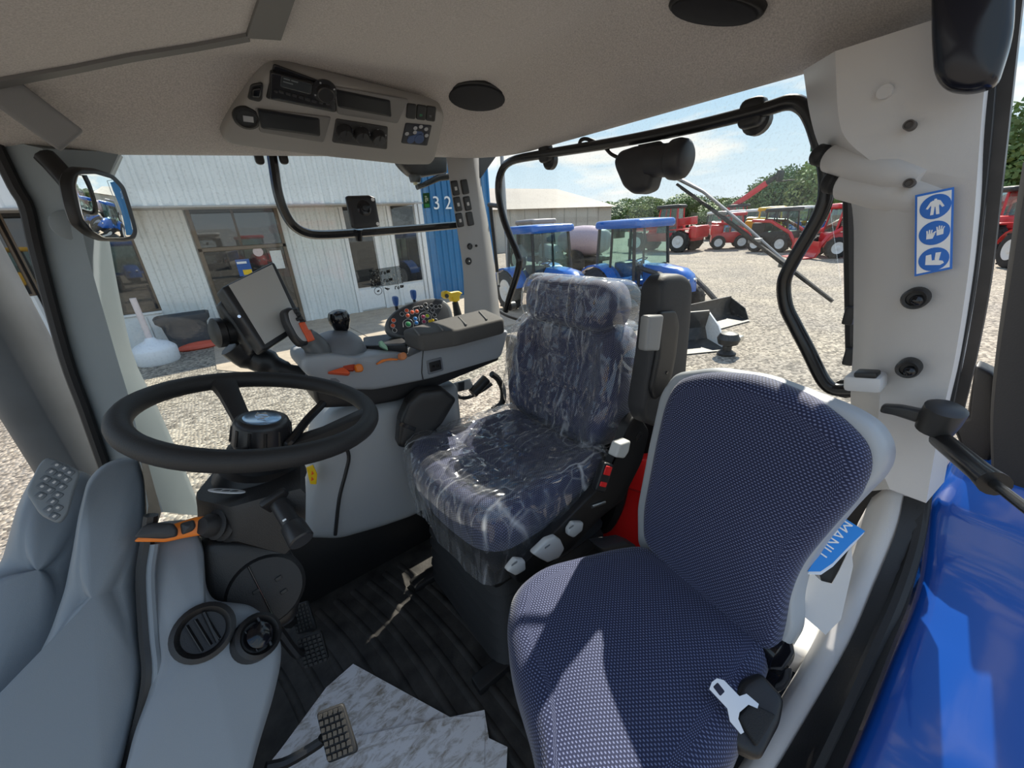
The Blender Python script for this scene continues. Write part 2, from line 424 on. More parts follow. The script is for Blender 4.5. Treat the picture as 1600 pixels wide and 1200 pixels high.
def ribbon(bm, A, B, th, n=None):
    """strip between two edge lines, thickened towards n (default: towards the camera)"""
    rings = []
    for a, b in zip(A, B):
        a = Vector(a); b = Vector(b); nn = n if n is not None else (CAM-(a+b)/2).normalized()
        rings.append([a, b, b+nn*th, a+nn*th])
    return loft(bm, rings)
# roof hatch: felt panel inside a grey moulded frame
HF = mat('hatch_frame_grey', (.15, .148, .145), .6)
A = [Pc(*p) for p in ((-70, 138), (10, 121), (110, 102), (200, 84), (300, 68), (388, 52))]
B = [Pc(*p) for p in ((-70, 124), (10, 109), (110, 92), (200, 74), (300, 59), (382, 43))]
hatch = group_struct('trim_1', (0, 0, 0)); hatch['label'] = 'grey moulded frame around the felt roof hatch'
bm = new(); ribbon(bm, A, B, .014, V(0, 0, -1)); obj('hatch_frame', bm, HF, hatch)
A = [Pc(*p) for p in ((436, 50), (452, 0), (472, -60), (490, -110))]; B = [Pc(*p) for p in ((382, 46), (396, 0), (416, -60), (436, -110))]
bm = new(); ribbon(bm, A, B, .014, V(0, 0, -1)); obj('hatch_frame', bm, HF, hatch)
A = [Pc(*p) for p in ((-70, 124), (10, 109), (110, 92), (200, 74), (300, 59), (382, 44))]
B = [Pc(*p) for p in ((-70, -60), (10, -65), (110, -75), (200, -85), (300, -95), (430, -105))]
bm = new(); ribbon(bm, A, B, .008, V(0, 0, -1)); obj('hatch_panel', bm, HEADL, hatch)
# blind roller housing over the windscreen
a = P(112, 222, Y=1.30); b = P(-60, 96, Y=1.02)
bm = new(); d = (b-a).normalized(); fr = Frame(a, d, (CAM-a))
L = (b-a).length
pad(bm, Frame(fr(L/2, -.002, 0), d, fr.n), rrect(L, .062, .006), .05, .008)
tag(obj('blind_roller', bm, GREYD, None), 'dark grey roller blind housing above the windscreen', 'roller blind')

# floor: rubber mat with moulded ribs
bm = new(); box(bm, (.2, .8, -.03), (1.9, 1.6, .06)); floor = struct(obj('floor', bm, RUB, None)); ORG['floor'] = V(0, 0, 0)
MUD = mat('dusty_mat', (.030, .027, .024), .7, noise=.8, nscale=14, bump=.4, bscale=120)
fm = thing('floor_mat', 'dusty black ribbed rubber mat covering the cab floor', 'floor mat', (.1, .8, 0))
bm = new(); pad(bm, Frame((.12, .83, .001), (1, 0, 0), (0, 0, 1)), rrect(.86, .98, .04), .008, .004); obj('mat_sheet', bm, MUD, fm)
for i in range(9):
    x = -.12 + i*.062
    pts = [V(x+.03, .42, .009), V(x+.015, .65, .009), V(x, .85, .009), V(x-.03, 1.05, .009), V(x-.08, 1.24, .009)]
    bm = new(); tube(bm, curve(pts, 4), .012, 6, flat=.45); obj('rib', bm, MUD, fm)
# walls below the windows
bm = new(); box(bm, (1.16, .8, .33), (.04, 1.56, .80), bev=.01); struct(obj('wall_rear', bm, BLACK, None))
bm = new(); box(bm, (-.40, .95, .2), (.04, 1.2, .5), bev=.01); struct(obj('wall_front', bm, BLACK, None))
bm = new(); box(bm, (.52, 1.40, .15), (1.2, .22, .36), bev=.03); struct(obj('wall_right', bm, BLACK, None))

def pillar(name, rows, backs, m, mid=True):
    """rows of ((px,py),..) with a coordinate each; last column gets wrapped to the back"""
    rings = []
    for row in rows:
        pts = [P(px, py, **k) for (px, py, k) in row]
        rings.append(pts + [pts[-1]+Vector(backs[1]), pts[0]+Vector(backs[0])])
    # smooth the columns
    cols = [curve(c, 4) for c in zip(*rings)]
    bm = new(); loft(bm, [list(r) for r in zip(*cols)])
    return obj(name, bm, m, None, smooth=50)
# front pillar beside the mirror
y_ = lambda v: {'Y': v}
rows = [((-6, 215, y_(1.44)), (66, 232, y_(1.40)), (186, 238, y_(1.46))), ((36, 296, y_(1.44)), (100, 290, y_(1.40)), (166, 285, y_(1.46))), ((52, 325, y_(1.44)), (122, 322, y_(1.40)), (158, 322, y_(1.46))),
        ((68, 395, y_(1.44)), (135, 390, y_(1.40)), (166, 388, y_(1.46))), ((110, 557, y_(1.44)), (180, 550, y_(1.40)), (201, 556, y_(1.46))),
        ((140, 640, y_(1.44)), (204, 630, y_(1.40)), (240, 640, y_(1.46))), ((168, 720, y_(1.44)), (225, 715, y_(1.40)), (276, 720, y_(1.46))), ((200, 810, y_(1.44)), (255, 800, y_(1.40)), (312, 806, y_(1.46)))]
apil = tag(pillar('trim_2', rows, ((-.01, .10, 0), (0, .07, 0)), GREY), 'grey moulded front pillar behind the round-cornered mirror', kind='structure')
ORG['trim_2'] = V(0, 0, 0)
fr = Frame(P(109, 352, Y=1.415), (1, 0, 0), (0, -1, 0)); bm = new(); lathe(bm, fr, [(.033, -.01), (.033, .003), (.030, .005), (0, .005)], 24); obj('plug', bm, GREY, apil)
bm = new(); tube(bm, curve([P(x, y, Y=1.43) for x, y in ((-14, 214), (24, 292), (42, 325), (58, 395), (102, 557), (132, 640), (160, 720), (185, 790))], 4), .013, 8)
obj('door_seal', bm, RUB, apil)
# rear right-hand pillar with switches
rows = [((697, 244, y_(1.46)), (738, 246, y_(1.46)), (748, 246, y_(1.50))), ((705, 300, y_(1.46)), (745, 292, y_(1.46)), (752, 290, y_(1.50))), ((716, 370, y_(1.46)), (752, 362, y_(1.46)), (764, 356, y_(1.50))),
        ((724, 430, y_(1.46)), (759, 425, y_(1.46)), (774, 425, y_(1.50))), ((726, 520, y_(1.46)), (764, 510, y_(1.46)), (782, 500, y_(1.50)))]
bpil = tag(pillar('trim_3', rows, ((.065, .07, 0), (.02, .05, 0)), mat('pillar_grey', (.30, .295, .29), .5, bump=.1, bscale=900)), 'grey rear corner pillar carrying six rocker switches', kind='structure')
ORG['trim_3'] = V(0, 0, 0)
BP = Frame(P(728, 370, Y=1.46), (1, 0, 0), (0, -1, 0)); BP = Frame(BP.o, P(745, 366, Y=1.46)-P(728, 370, Y=1.46), (0, -1, 0))
for i, (px, py) in enumerate(((711, 294), (726, 292), (715, 319), (730, 318), (718, 344), (734, 342))):
    bm = new(); a, b = BP.uv(px, py); pad(bm, BP.at(a, b, -.001), rrect(.031, .052, .006), .006, .003); k = obj('rocker_switch', bm, BLACK, bpil)
    if i in (0, 2, 3, 4):
        bm = new(); pad(bm, BP.at(a, b-.002, .004), rrect(.011, .013, .002), .003, .001); obj('symbol', bm, mat('dim_white', (.5, .5, .5), .5), k)
for px, py, r_ in ((734, 385, .010), (732, 408, .012), (744, 384, .004)):
    bm = new(); a, b = BP.uv(px, py); lathe(bm, BP.at(a, b, 0), [(r_*1.25, -.004), (r_*1.25, .003), (r_*.9, .006), (0, .004)], 16); obj('socket', bm, BLACK, bpil)
bm = new(); a, b = BP.uv(732, 408); lathe(bm, BP.at(a, b, .004), [(.004, 0), (.003, .004), (0, .004)], 10); obj('pin', bm, STEEL, bpil)
bm = new(); ribbon(bm, [P(733, 247, Y=1.5), P(743, 287, Y=1.5)], [P(776, 243, Y=1.55), P(745, 287, Y=1.52)], .02); obj('gusset', bm, BLACK, bpil)
# left-hand door pillar with the safety sticker
x_ = lambda v: {'X': v}
rows = [((1255, 110, x_(1.0)), (1305, 80, x_(.90)), (1555, 0, x_(.89))), ((1266, 182, x_(1.0)), (1310, 180, x_(.90)), (1538, 140, x_(.89))), ((1283, 235, x_(1.0)), (1326, 222, x_(.90)), (1531, 220, x_(.89))),
        ((1322, 296, x_(1.0)), (1385, 275, x_(.90)), (1525, 300, x_(.88))), ((1333, 340, x_(1.0)), (1394, 330, x_(.90)), (1520, 360, x_(.88))), ((1334, 420, x_(1.0)), (1393, 420, x_(.90)), (1511, 440, x_(.88))),
        ((1333, 540, x_(1.0)), (1384, 540, x_(.90)), (1492, 560, x_(.88))), ((1329, 620, x_(.99)), (1374, 630, x_(.89)), (1474, 640, x_(.88))), ((1334, 700, x_(.98)), (1372, 715, x_(.88)), (1460, 710, x_(.88))), ((1338, 770, x_(.97)), (1390, 764, x_(.88)), (1447, 786, x_(.88)))]
cpil = tag(pillar('trim_4', rows, ((.06, .0, 0), (.10, -.01, 0)), GREYL), 'light grey door pillar with blue and white safety sticker', kind='structure')
ORG['trim_4'] = V(0, 0, 0)
CP = Frame(P(1460, 364, X=.885), (0, -1, 0), (-1, 0, 0)); CP = Frame(P(1460, 364, X=.872), P(1491, 292, X=.882)-P(1430, 305, X=.882), (-1, 0, .02))
def cp_disc(px, py, prof, m, name, seg=20, c=0):
    bm = new(); a, b = CP.uv(px, py); lathe(bm, CP.at(a, b, c), prof, seg); return obj(name, bm, m, cpil)
cp_disc(1379, 141, [(.0095, -.012), (.0095, .0015), (0, .0015)], GREYL, 'plug', c=-.012)
for p_ in ((1420, 195), (1420, 286)):
    cp_disc(*p_, [(.0066, -.02), (.0066, .002), (.005, .002), (.0045, -.002), (0, -.002)], mat('hole_brown', (.09, .08, .075), .6), 'screw_hole')
for p_, q in (((1429, 467), .0165), ((1418, 577), .0155)):
    e_ = cp_disc(*p_, [(q, -.02), (q, .004), (q*.85, .009), (q*.62, .008), (q*.6, .003), (0, .003)], BLACK, 'coat_peg', 24, c=-.004)
    bm = new(); a, b = CP.uv(p_[0]+4, p_[1]+2); lathe(bm, CP.at(a, b, .0), [(q*.5, 0), (q*.5, .008), (q*.4, .012), (q*.2, .014), (0, .0145)], 18); obj('peg_knob', bm, GLOSS, e_)
# moulded bosses with rubber buffers
for (ax, ay), (bx, by), r_, cap in (((1345, 258), (1300, 247), .024, (1281, 244)), ((1375, 296), (1322, 287), .028, (1306, 287))):
    a = P(ax, ay, X=.93); b = P(bx, by, X=.95); bm = new(); n_ = (b-a).normalized()
    lathe(bm, Frame(a, (0, 0, 1), n_), [(r_*.6, -.10), (r_*1.0, -.06), (r_*1.06, .0), (r_, .02), (r_*.95, (b-a).length), (r_*.8, (b-a).length+.004), (0, (b-a).length+.004)], 22); k = obj('boss', bm, GREYL, cpil)
    bm = new(); c_ = P(*cap, X=.955); L = (c_-b).length
    lathe(bm, Frame(b, (0, 0, 1), n_), [(r_*.55, -.01), (r_*.72, 0), (r_*.72, .01), (r_*.6, .013), (r_*.74, .017), (r_*.74, .03), (r_*.62, .034), (r_*.5, .036), (0, .036)], 20); obj('buffer', bm, RUB, k)
# hook on the pillar's inner edge
a, b = CP.uv(1352, 596); bm = new(); fbox(bm, CP, a, b, .0, (.05, .028, .05), .006); obj('hook', bm, GREYL, cpil)
bm = new(); fbox(bm, CP, a+.004, b+.017, .010, (.030, .010, .03), .003); obj('hook_slot', bm, BLACK, cpil)
# sticker
def sticker():
    OV = (abs(CP.uv(1486, 318)[0]-CP.uv(1436, 329)[0])/2*1.0, abs(CP.uv(1461, 304)[1]-CP.uv(1461, 342)[1])/2)
    o3 = [CP.uv(*p) for p in ((1430, 305), (1491, 292), (1488, 420), (1429, 432))]
    s = thing('safety_sticker', 'white sticker with three blue ovals showing overalls, gloves and boots', 'sticker', CP(0, 0, 0))
    bm = new(); pad(bm, CP, o3, .0012, .0003, inner=()); obj('backing', bm, BLUESTK, s)
    c = (sum(p[0] for p in o3)/4, sum(p[1] for p in o3)/4)
    ins = [(c[0]+(p[0]-c[0])*.88, c[1]+(p[1]-c[1])*.945) for p in o3]
    bm = new(); pad(bm, CP.at(0, 0, .0012), ins, .0005, .0002, inner=()); obj('white_field', bm, WHITE, s)
    e = []
    for (px, py) in ((1461.5, 323), (1460, 364), (1459, 405)):
        a, b = CP.uv(px, py); bm = new(); pad(bm, CP.at(a, b, .0017), ell(*OV, 28), .0005, .0002, inner=()); e.append((obj('oval', bm, BLUESTK, s), CP.at(a, b, .0022)))
    def pic(k, polys, sc=.00055):
        for poly in polys:
            bm = new(); pad(bm, e[k][1], [(x*sc, y*sc) for x, y in poly], .0004, .0001, inner=(), arc=1); obj('pictogram', bm, WHITE, e[k][0])
    pic(0, [[(-6, 16), (6, 16), (8, 6), (7, 0), (-7, 0), (-8, 6)], [(-7, 1), (-.6, 1), (-2, -20), (-8, -20)], [(.6, 1), (7, 1), (9, -20), (3, -20)], [(-6, 15), (-9, 14), (-17, -2), (-13, -4), (-6, 8)], [(6, 15), (9, 14), (17, -2), (13, -4), (6, 8)], [(-3, 16), (3, 16), (2, 20), (-2, 20)]])
    pic(1, [[(-14, -14), (-2, -14), (2, -2), (-3, 1), (-14, -1)], [(-14, -2), (-11, -2), (-12, 8), (-15, 8)], [(-10.5, -1), (-7.5, -1), (-7.5, 10), (-10, 10)], [(-7, -1), (-4, -1), (-3, 9), (-5.5, 9)], [(-1, -5), (4, 3), (2, 5), (-3, 0)]])
    pic(1, [[(5, -8), (17, -6), (17, 8), (4, 7)], [(4, 7), (6.5, 7), (5.5, 15), (3, 15)], [(7.5, 8), (10, 8), (10, 17), (7.5, 17)], [(11, 8), (13.5, 8), (14.5, 16), (12, 16)], [(14.5, 8), (17, 8), (19, 13), (17, 14)]])
    pic(2, [[(-15, -13), (13, -17), (20, -12), (17, -6), (3, -2), (-15, -4)], [(-15, -4), (-3, -3), (-5, 14), (-15, 12)], [(2, -1), (10, -5), (13, 17), (3, 17)]])
sticker()
# glossy black hinge cover at the top of the door opening
fr = Frame(P(1500, 60, X=.85), (0, -1, 0), (-1, 0, 0))
ol = [fr.uv(*p) for p in ((1460, -30), (1590, -60), (1585, 60), (1560, 138), (1520, 150), (1480, 146), (1463, 122), (1459, 60))]
bm = new(); pad(bm, fr, fillet(ol, .02), .03, .012, .004); tag(obj('hinge_cover', bm, mat('dark_gloss', (.008, .009, .016), .22), None), 'glossy black hinge cover hanging beside the light pillar', 'hinge cover')
ol = None
# door frame behind the pillar (brown-black rubber lined metal)
DFR = mat('door_frame_black', (.045, .04, .038), .42, noise=.2, nscale=30)
door = group_struct('door_1', (0, 0, 0)); door['label'] = 'black framed cab door standing open'
def dstrip(A, B, x, th, name, m):
    bm = new(); ribbon(bm, curve([P(a, b, X=x) for a, b in A], 4), curve([P(a, b, X=x) for a, b in B], 4), th, V(-1, 0, 0)); return obj(name, bm, m, door)
dstrip(((1545, -20), (1536, 150), (1524, 300), (1509, 440), (1490, 560), (1472, 650)), ((1566, -20), (1557, 150), (1543, 300), (1527, 440), (1506, 560), (1488, 650)), .94, .03, 'door_seal', RUB)
dstrip(((1562, -20), (1552, 150), (1538, 300), (1522, 440), (1502, 560), (1484, 650)), ((1603, -20), (1584, 150), (1567, 300), (1550, 440), (1527, 560), (1505, 650)), .97, .03, 'door_post', DFR)
bm = new(); tube(bm, curve([P(a, b, X=.945) for a, b in ((1560, -20), (1545, 150), (1533, 300), (1517, 440), (1497, 560), (1478, 645))], 4), .004, 6); obj('piping', bm, mat('seal_grey', (.35, .33, .32), .4), door)
# the open door's own edge, swung out towards the yard
dstrip(((1612, 250), (1598, 330), (1583, 430), (1566, 540), (1556, 640), (1558, 740)), ((1660, 250), (1660, 330), (1660, 430), (1650, 540), (1640, 640), (1640, 770)), 1.15, .05, 'door_leaf', RUB)
dstrip(((1600, 255), (1588, 330), (1574, 430), (1559, 540), (1550, 640), (1552, 745)), ((1614, 250), (1600, 330), (1585, 430), (1568, 540), (1558, 640), (1560, 740)), 1.14, .03, 'leaf_seal', mat('leaf_grey', (.07, .07, .068), .4))
bm = new(); 
fr = Frame(P(1550, 640, X=1.2), (0, -1, 0), (-1, 0, 0))
pad(bm, fr, fillet([fr.uv(*p) for p in ((1528, 560), (1560, 575), (1566, 690), (1540, 720), (1512, 700), (1490, 650), (1515, 640))], .01), .05, .01); obj('lock_case', bm, BLACK, door)
# sill seal, inner wheel-arch lining, fender
left = [(1413, 775, .99), (1400, 832, .93), (1364, 920, .84), (1326, 1007, .75), (1256, 1130, .62), (1190, 1240, .52)]
right = [(1452, 775, .99), (1438, 867, .93), (1420, 940, .84), (1392, 1010, .75), (1345, 1130, .62), (1290, 1260, .52)]
bm = new(); A = [P(a, b, X=x) for a, b, x in left]; B = [P(a, b, X=x-.0) for a, b, x in right]
ribbon(bm, curve(A, 4), curve(B, 4), .02); sill = tag(obj('trim_5', bm, RUB, None), 'black rubber sill seal along the blue fender', kind='structure')
bm = new(); tube(bm, curve([a*.3+b*.7+V(0, 0, .018) for a, b in zip(A, B)], 4), .012, 8); ORG['trim_5'] = V(0, 0, 0); obj('seal_lip', bm, RUB, sill)
Au = curve(A, 4)
rows = []
for k, (dy, dz, dx) in enumerate(((-.004, -.012, 0), (.008, .010, -.0), (.022, .006, 0), (.034, -.03, 0), (.040, -.10, 0.0), (.042, -.25, 0), (.042, -.40, 0))):
    rows.append([p+V(dx, dy, dz) for p in Au])
bm = new(); loft(bm, rows, closed=False, caps=False)
wl = struct(obj('wall_left', bm, GREYL, None, solid=.01, smooth=80)); ORG['wall_left'] = V(0, 0, 0)
bm = new(); pad(bm, Frame((.86, .17, .38), (1, 0, 0), (0, 0, 1)), rrect(.30, .26, .05), .06, .025); obj('rear_ledge', bm, GREYL, wl)
Bu = curve(B, 4); rows = [[p+V(0, dy, dz) for p in [Bu[0]+V(.8, -.02, .16), Bu[0]+V(.4, -.01, .08)]+Bu] for dy, dz in ((-.0, -.02), (-.012, .0), (-.03, .004), (-.10, .0), (-.2, -.015), (-.32, -.05), (-.42, -.11), (-.47, -.2), (-.48, -.5))]
bm = new(); loft(bm, rows, closed=False, caps=False)
tag(obj('fender', bm, PAINT, None, solid=.006, smooth=80), 'glossy blue rear fender outside the open door', 'fender')

# ------------------------------------------------------------------ windows
GL = glass('window_glass', (.96, .985, .975), .05, dirt=.10)
GLR = glass('rear_glass', (.97, .985, .98), .04, dirt=.16)
w1 = group_struct('window_1'); w1['label'] = 'side window looking onto the white building'
bm = new(); c4 = [P(-40, 170, Y=1.53), P(752, 240, Y=1.56), P(785, 560, Y=1.56), P(300, 900, Y=1.56)]
prism(bm, c4, [c+V(0, .005, 0) for c in c4]); obj('pane', bm, GL, w1)
# black opening frame of the side window
pts = [P(x, y, Y=1.50) for x, y in ((424, 236), (428, 262), (434, 300), (444, 330), (458, 352), (478, 364), (505, 367), (560, 364), (640, 358), (712, 352))]
bm = new(); tube(bm, curve(pts, 5), .021, 8, flat=.7); obj('frame_bar', bm, TUBE, w1)
for x in (403, 441):
    bm = new(); fr = Frame(P(x, 243, Y=1.49), (1, 0, 0), (0, -1, 0)); pad(bm, fr, rrect(.024, .05, .012), .02, .006); obj('clip', bm, BLACK, w1)
w2 = group_struct('window_2'); w2['label'] = 'rear window with black tube frame'
c4 = [P(776, 240, X=1.125), P(1262, 90, X=1.125), P(1345, 660, X=1.125), P(776, 600, X=1.125)]
bm = new(); prism(bm, c4, [c+V(.005, 0, 0) for c in c4]); obj('pane', bm, GLR, w2)
pts = [P(x, y, X=1.08) for x, y in ((790, 486), (797, 462), (811, 416), (808, 395), (796, 367), (785, 335), (779, 300), (782, 272), (798, 252), (849, 241), (965, 222), (1080, 199), (1190, 172), (1232, 160), (1254, 166), (1268, 186), (1280, 222), (1290, 262), (1291, 304), (1280, 337), (1258, 376), (1236, 414), (1225, 442), (1228, 478), (1242, 508), (1262, 546), (1282, 587), (1294, 603), (1308, 609), (1336, 609))]
bm = new(); tube(bm, curve(pts, 4), .0150, 12); obj('tube_frame', bm, TUBE, w2)
for (x, y) in ((857, 240), (1180, 178)):
    bm = new(); fr = Frame(P(x, y, X=1.10), (0, -1, 0), (-1, 0, 0)); pad(bm, fr, rrect(.055, .06, .02), .03, .01); obj('hinge', bm, BLACK, w2)
    bm = new(); lathe(bm, Frame(P(x+3, y+11, X=1.11), (0, 1, 0), (-1, 0, 0)), [(.030, -.01), (.03, .01), (.022, .018), (0, .018)], 18); obj('hinge_cap', bm, BLACK, w2)
for (x, y) in ((798, 478), (1322, 606)):
    bm = new(); lathe(bm, Frame(P(x, y, X=1.10), (0, 1, 0), (-1, 0, 0)), [(.02, -.02), (.022, .01), (.014, .016), (0, .016)], 14); obj('fixing', bm, BLACK, w2)
bm = new(); tube(bm, curve([P(x, y, X=1.12) for x, y in ((762, 468), (772, 480), (790, 492), (812, 500))], 4), .008, 8); obj('seal', bm, RUB, w2)
bm = new(); tube(bm, [P(x, y, X=1.12) for x, y in ((1327, 290), (1329, 420), (1331, 560))], .012, 8); obj('seal', bm, RUB, w2)
for y0, y1 in ((480, 506), (548, 566)):
    bm = new(); box(bm, (P(1328, (y0+y1)/2, X=1.10)), (.02, .02, .04), bev=.004); obj('latch', bm, BLACK, w2)
# gas strut of the rear window
gs = thing('window_strut', 'thin black gas strut standing beside the rear window tube', 'strut', P(770, 455, X=1.12))
bm = new(); tube(bm, [P(766, 320, X=1.12), P(777, 425, X=1.12)], .009, 10); obj('cylinder', bm, BLACK, gs)
bm = new(); tube(bm, [P(777, 425, X=1.12), P(779, 446, X=1.12)], .004, 8); obj('rod', bm, STEEL, gs)
bm = new(); tube(bm, [P(760, 445, X=1.12), P(780, 447, X=1.12)], .006, 8); obj('bracket', bm, BLACK, gs)
bm = new(); tube(bm, [P(764, 320, X=1.12), P(780, 322, X=1.12)], .010, 8); obj('bracket', bm, BLACK, gs)
# ================================================================== driver's seat
from mathutils import noise as mnoise
DS = thing('driver_seat', "navy driver's seat under clear film with upright black armrest", 'seat', (.62, .88, 0))
cf = Frame((.62, .88, .44), (1, 0, 0), (.03, 0, 1))
c_out = fillet([(-.25, -.25), (.22, -.24), (.24, 0), (.22, .26), (-.25, .27), (-.29, 0)], [.10, .06, .05, .06, .10, .2], 6)
def cush(u, v):  # side bolsters and a dished middle with two cross seams
    h = .022*sm((abs(v)-.12)/.09) - .012*math.exp(-((u-.02)/.012)**2) - .012*math.exp(-((u+.10)/.012)**2) + .018*sm((-u-.12)/.10)
    return h
RG = (.93, .86, .79, .72, .65, .58, .5, .42, .34, .26, .18, .1)
bm = new(); pad(bm, cf, c_out, .13, .05, .0, 5, RG, f=cush); obj('cushion', bm, M_FAB, DS, smooth=180)
bf = Frame((.905, .905, .56), (0, -1, 0), (-.985, 0, .17))
b_out = fillet([(-.19, -.03), (.19, -.03), (.255, .10), (.26, .24), (.215, .40), (-.215, .40), (-.26, .24), (-.255, .10)], .08, 5)
def back(u, v): return .035*sm((abs(u)-.13)/.09)*sm((.42-v)/.1) - .010*math.exp(-((v-.16)/.012)**2) - .010*math.exp(-((v-.27)/.012)**2) + .02*math.exp(-((v-.08)/.08)**2)
bm = new(); pad(bm, bf, b_out, .12, .05, .0, 5, RG, c0=-.06, f=back); obj('backrest', bm, M_FAB, DS, smooth=180)
h_out = fillet([(-.17, .37), (.17, .37), (.205, .44), (.17, .525), (-.17, .525), (-.205, .44)], .06, 6)
bm = new(); pad(bm, bf, h_out, .15, .06, .0, 5, RG, c0=-.04); obj('headrest', bm, M_FAB, DS, smooth=180)
bm = new(); pad(bm, Frame(bf(0, 0, -.05), bf.u, -bf.n), [(-x, y) for x, y in b_out][::-1], .05, .03); obj('back_shell', bm, BLACK, DS)
# suspension bellows, rails
rings = []
for k in range(13):
    z = .03+.32*k/12; w = (.0 if k % 2 else .018) - .02*k/12
    rings.append([V(.62+x, .88+y, z) for x, y in fillet([(-.235-w, -.235-w), (.235+w, -.235-w), (.235+w, .235+w), (-.235-w, .235+w)], .07, 4)])
bm = new(); loft(bm, rings); obj('suspension_bellows', bm, RUB, DS)
bm = new(); box(bm, (.62, .88, .395), (.50, .50, .07), bev=.02); obj('seat_pan', bm, BLACK, DS)
for y in (.66, 1.10):
    bm = new(); box(bm, (.60, y, .018), (.62, .05, .03), bev=.006); obj('floor_rail', bm, BLACK, DS)
# plate and recliner on the near side
pf = Frame((.80, .625, .5), (1, 0, 0), (0, -1, 0))
bm = new(); pad(bm, pf, fillet([pf.uv(*p) for p in ((985, 640), (1003, 668), (992, 715), (962, 775), (930, 800), (880, 850), (800, 905), (790, 888), (840, 838), (925, 752), (955, 700), (970, 655))], .02), .03, .008); obj('side_plate', bm, BLACK, DS)
bm = new(); a, b = pf.uv(985, 677); lathe(bm, pf.at(a, b, .028), [(.016, 0), (.016, .004), (.010, .005), (.010, .003), (0, .003)], 20); obj('recliner_cap', bm, BLACK, DS)
bm = new(); pad(bm, pf.at(0, 0, .03), fillet([pf.uv(*p) for p in ((936, 702), (943, 682), (960, 677), (957, 694), (950, 704))], .006), .03, .006); obj('recliner_lever', bm, LEVER, DS)
for poly in (((826, 860), (848, 838), (862, 833), (870, 838), (876, 852), (868, 866), (850, 874), (838, 868)), ((786, 886), (800, 868), (815, 870), (816, 884), (800, 894)), ((882, 824), (890, 812), (906, 812), (904, 824), (890, 836), (882, 832))):
    bm = new(); pl3 = pf.at(0, 0, .03); pad(bm, pl3, fillet([pl3.uv(x, y) for x, y in poly], .006, 3), .018, .007, .002); lv = obj('adjuster_lever', bm, LEVER, DS)
    bm = new(); c3 = [pl3.uv(x, y, .019) for x, y in poly]; mx_ = sum(q[0] for q in c3)/len(c3); my_ = sum(q[1] for q in c3)/len(c3); pad(bm, pl3.at(mx_, my_, .019), rrect(.018, .005, .002), .0012, .0004); obj('grip_slot', bm, GREYD, lv)
# belt buckle
bm = new(); fr = Frame(P(938, 742, Y=.585), P(950, 700, Y=.585)-P(925, 770, Y=.585), (-.3, -1, .2)); pad(bm, fr, rrect(.085, .036, .008), .024, .006); bk = obj('buckle', bm, BLACK, DS)
for s_, l_ in ((.022, .026), (-.018, .014)):
    bm = new(); pad(bm, fr.at(s_, 0, .022), rrect(l_, .022, .003), .005, .002); obj('buckle_button', bm, RED, bk)
bm = new(); tube(bm, [P(925, 792, Y=.59), P(945, 785, Y=.59)], .005, 8); obj('bolt', bm, STEEL, DS)
# upright folded armrest
af = Frame(P(1015, 545, Y=.565), (0, 0, 1), (0, -1, 0))
ao = fillet([af.uv(*p) for p in ((1002, 440), (1012, 428), (1040, 426), (1053, 436), (1052, 500), (1044, 600), (1032, 655), (1012, 662), (984, 652), (978, 636), (988, 560), (996, 500))], .025, 5)
bm = new(); pad(bm, af, ao, .055, .018, .004, 4); ar = obj('armrest', bm, mat('armrest_black', (.028, .028, .030), .6, bump=.3, bscale=400), DS)
bm = new(); pad(bm, af.at(0, 0, .054), fillet([af.uv(*p) for p in ((994, 482), (1020, 480), (1026, 500), (1022, 550), (1012, 600), (990, 615), (984, 600), (994, 540))], .012), .012, .006); obj('armrest_plate', bm, BLACK, ar)
bm = new(); ff = af.at(0, 0, .062); pad(bm, ff, fillet([ff.uv(*p) for p in ((1001, 492), (1025, 490), (1018, 546), (996, 546))], .006), .022, .006); obj('armrest_dial', bm, mat('dial_grey', (.24, .24, .235), .4), ar)
bm = new(); a, b = af.uv(1007, 573); lathe(bm, af.at(a, b, .064), [(.005, 0), (.004, .004), (0, .004)], 10); obj('screw', bm, GLOSS, ar)
bm = new(); pf2 = Frame((.60, .60, .5), (1, 0, 0), (0, -1, 0)); pad(bm, pf2, fillet([pf2.uv(*p) for p in ((918, 842), (960, 834), (976, 840), (974, 852), (930, 858))], .006), .05, .01); obj('height_control', bm, mat('dk', (.05, .05, .052), .5), DS)
# plastic film: a loose cover over cushion and another over back and headrest
FC = thing('seat_film', "crinkled clear plastic film wrapped over the driver's seat", 'plastic film', (.62, .88, .42))
def wr(s, amp):
    def g(u, v):
        n1 = mnoise.noise(V(u*9+s, v*9, 2.1)); n2 = mnoise.noise(V(u*24+v*14+s, v*20-u*9, .7)); n3 = mnoise.noise(V(u*55-v*30, v*46+u*20, s))
        return amp*(n1*.9 + (1-abs(n2)*2)*.7 + (1-abs(n3)*2)*.35)
    return g
FR_ = [1-.035*i for i in range(1, 28)]
def grow(o, d):
    return [(x*(1+d/max(.05, math.hypot(x, y))), y*(1+d/max(.05, math.hypot(x, y)))) for x, y in o]
def dens(o, n=3):
    r = []
    for i in range(len(o)):
        a, b = o[i], o[(i+1) % len(o)]
        k = max(1, int(math.hypot(b[0]-a[0], b[1]-a[1])/.022))
        for j in range(k): r.append((a[0]+(b[0]-a[0])*j/k, a[1]+(b[1]-a[1])*j/k))
    return r
w_ = wr(3.3, .007)
co = [(x+.010*mnoise.noise(V(x*14, y*14, 5)), y+.010*mnoise.noise(V(x*14, y*14, 9))) for x, y in dens(grow(c_out, .022))]
bm = new(); pad(bm, cf, co, .165, .06, 0, 5, FR_, back=False, c0=-.012, f=lambda u, v: w_(u, v)+cush(u, v)*.7)
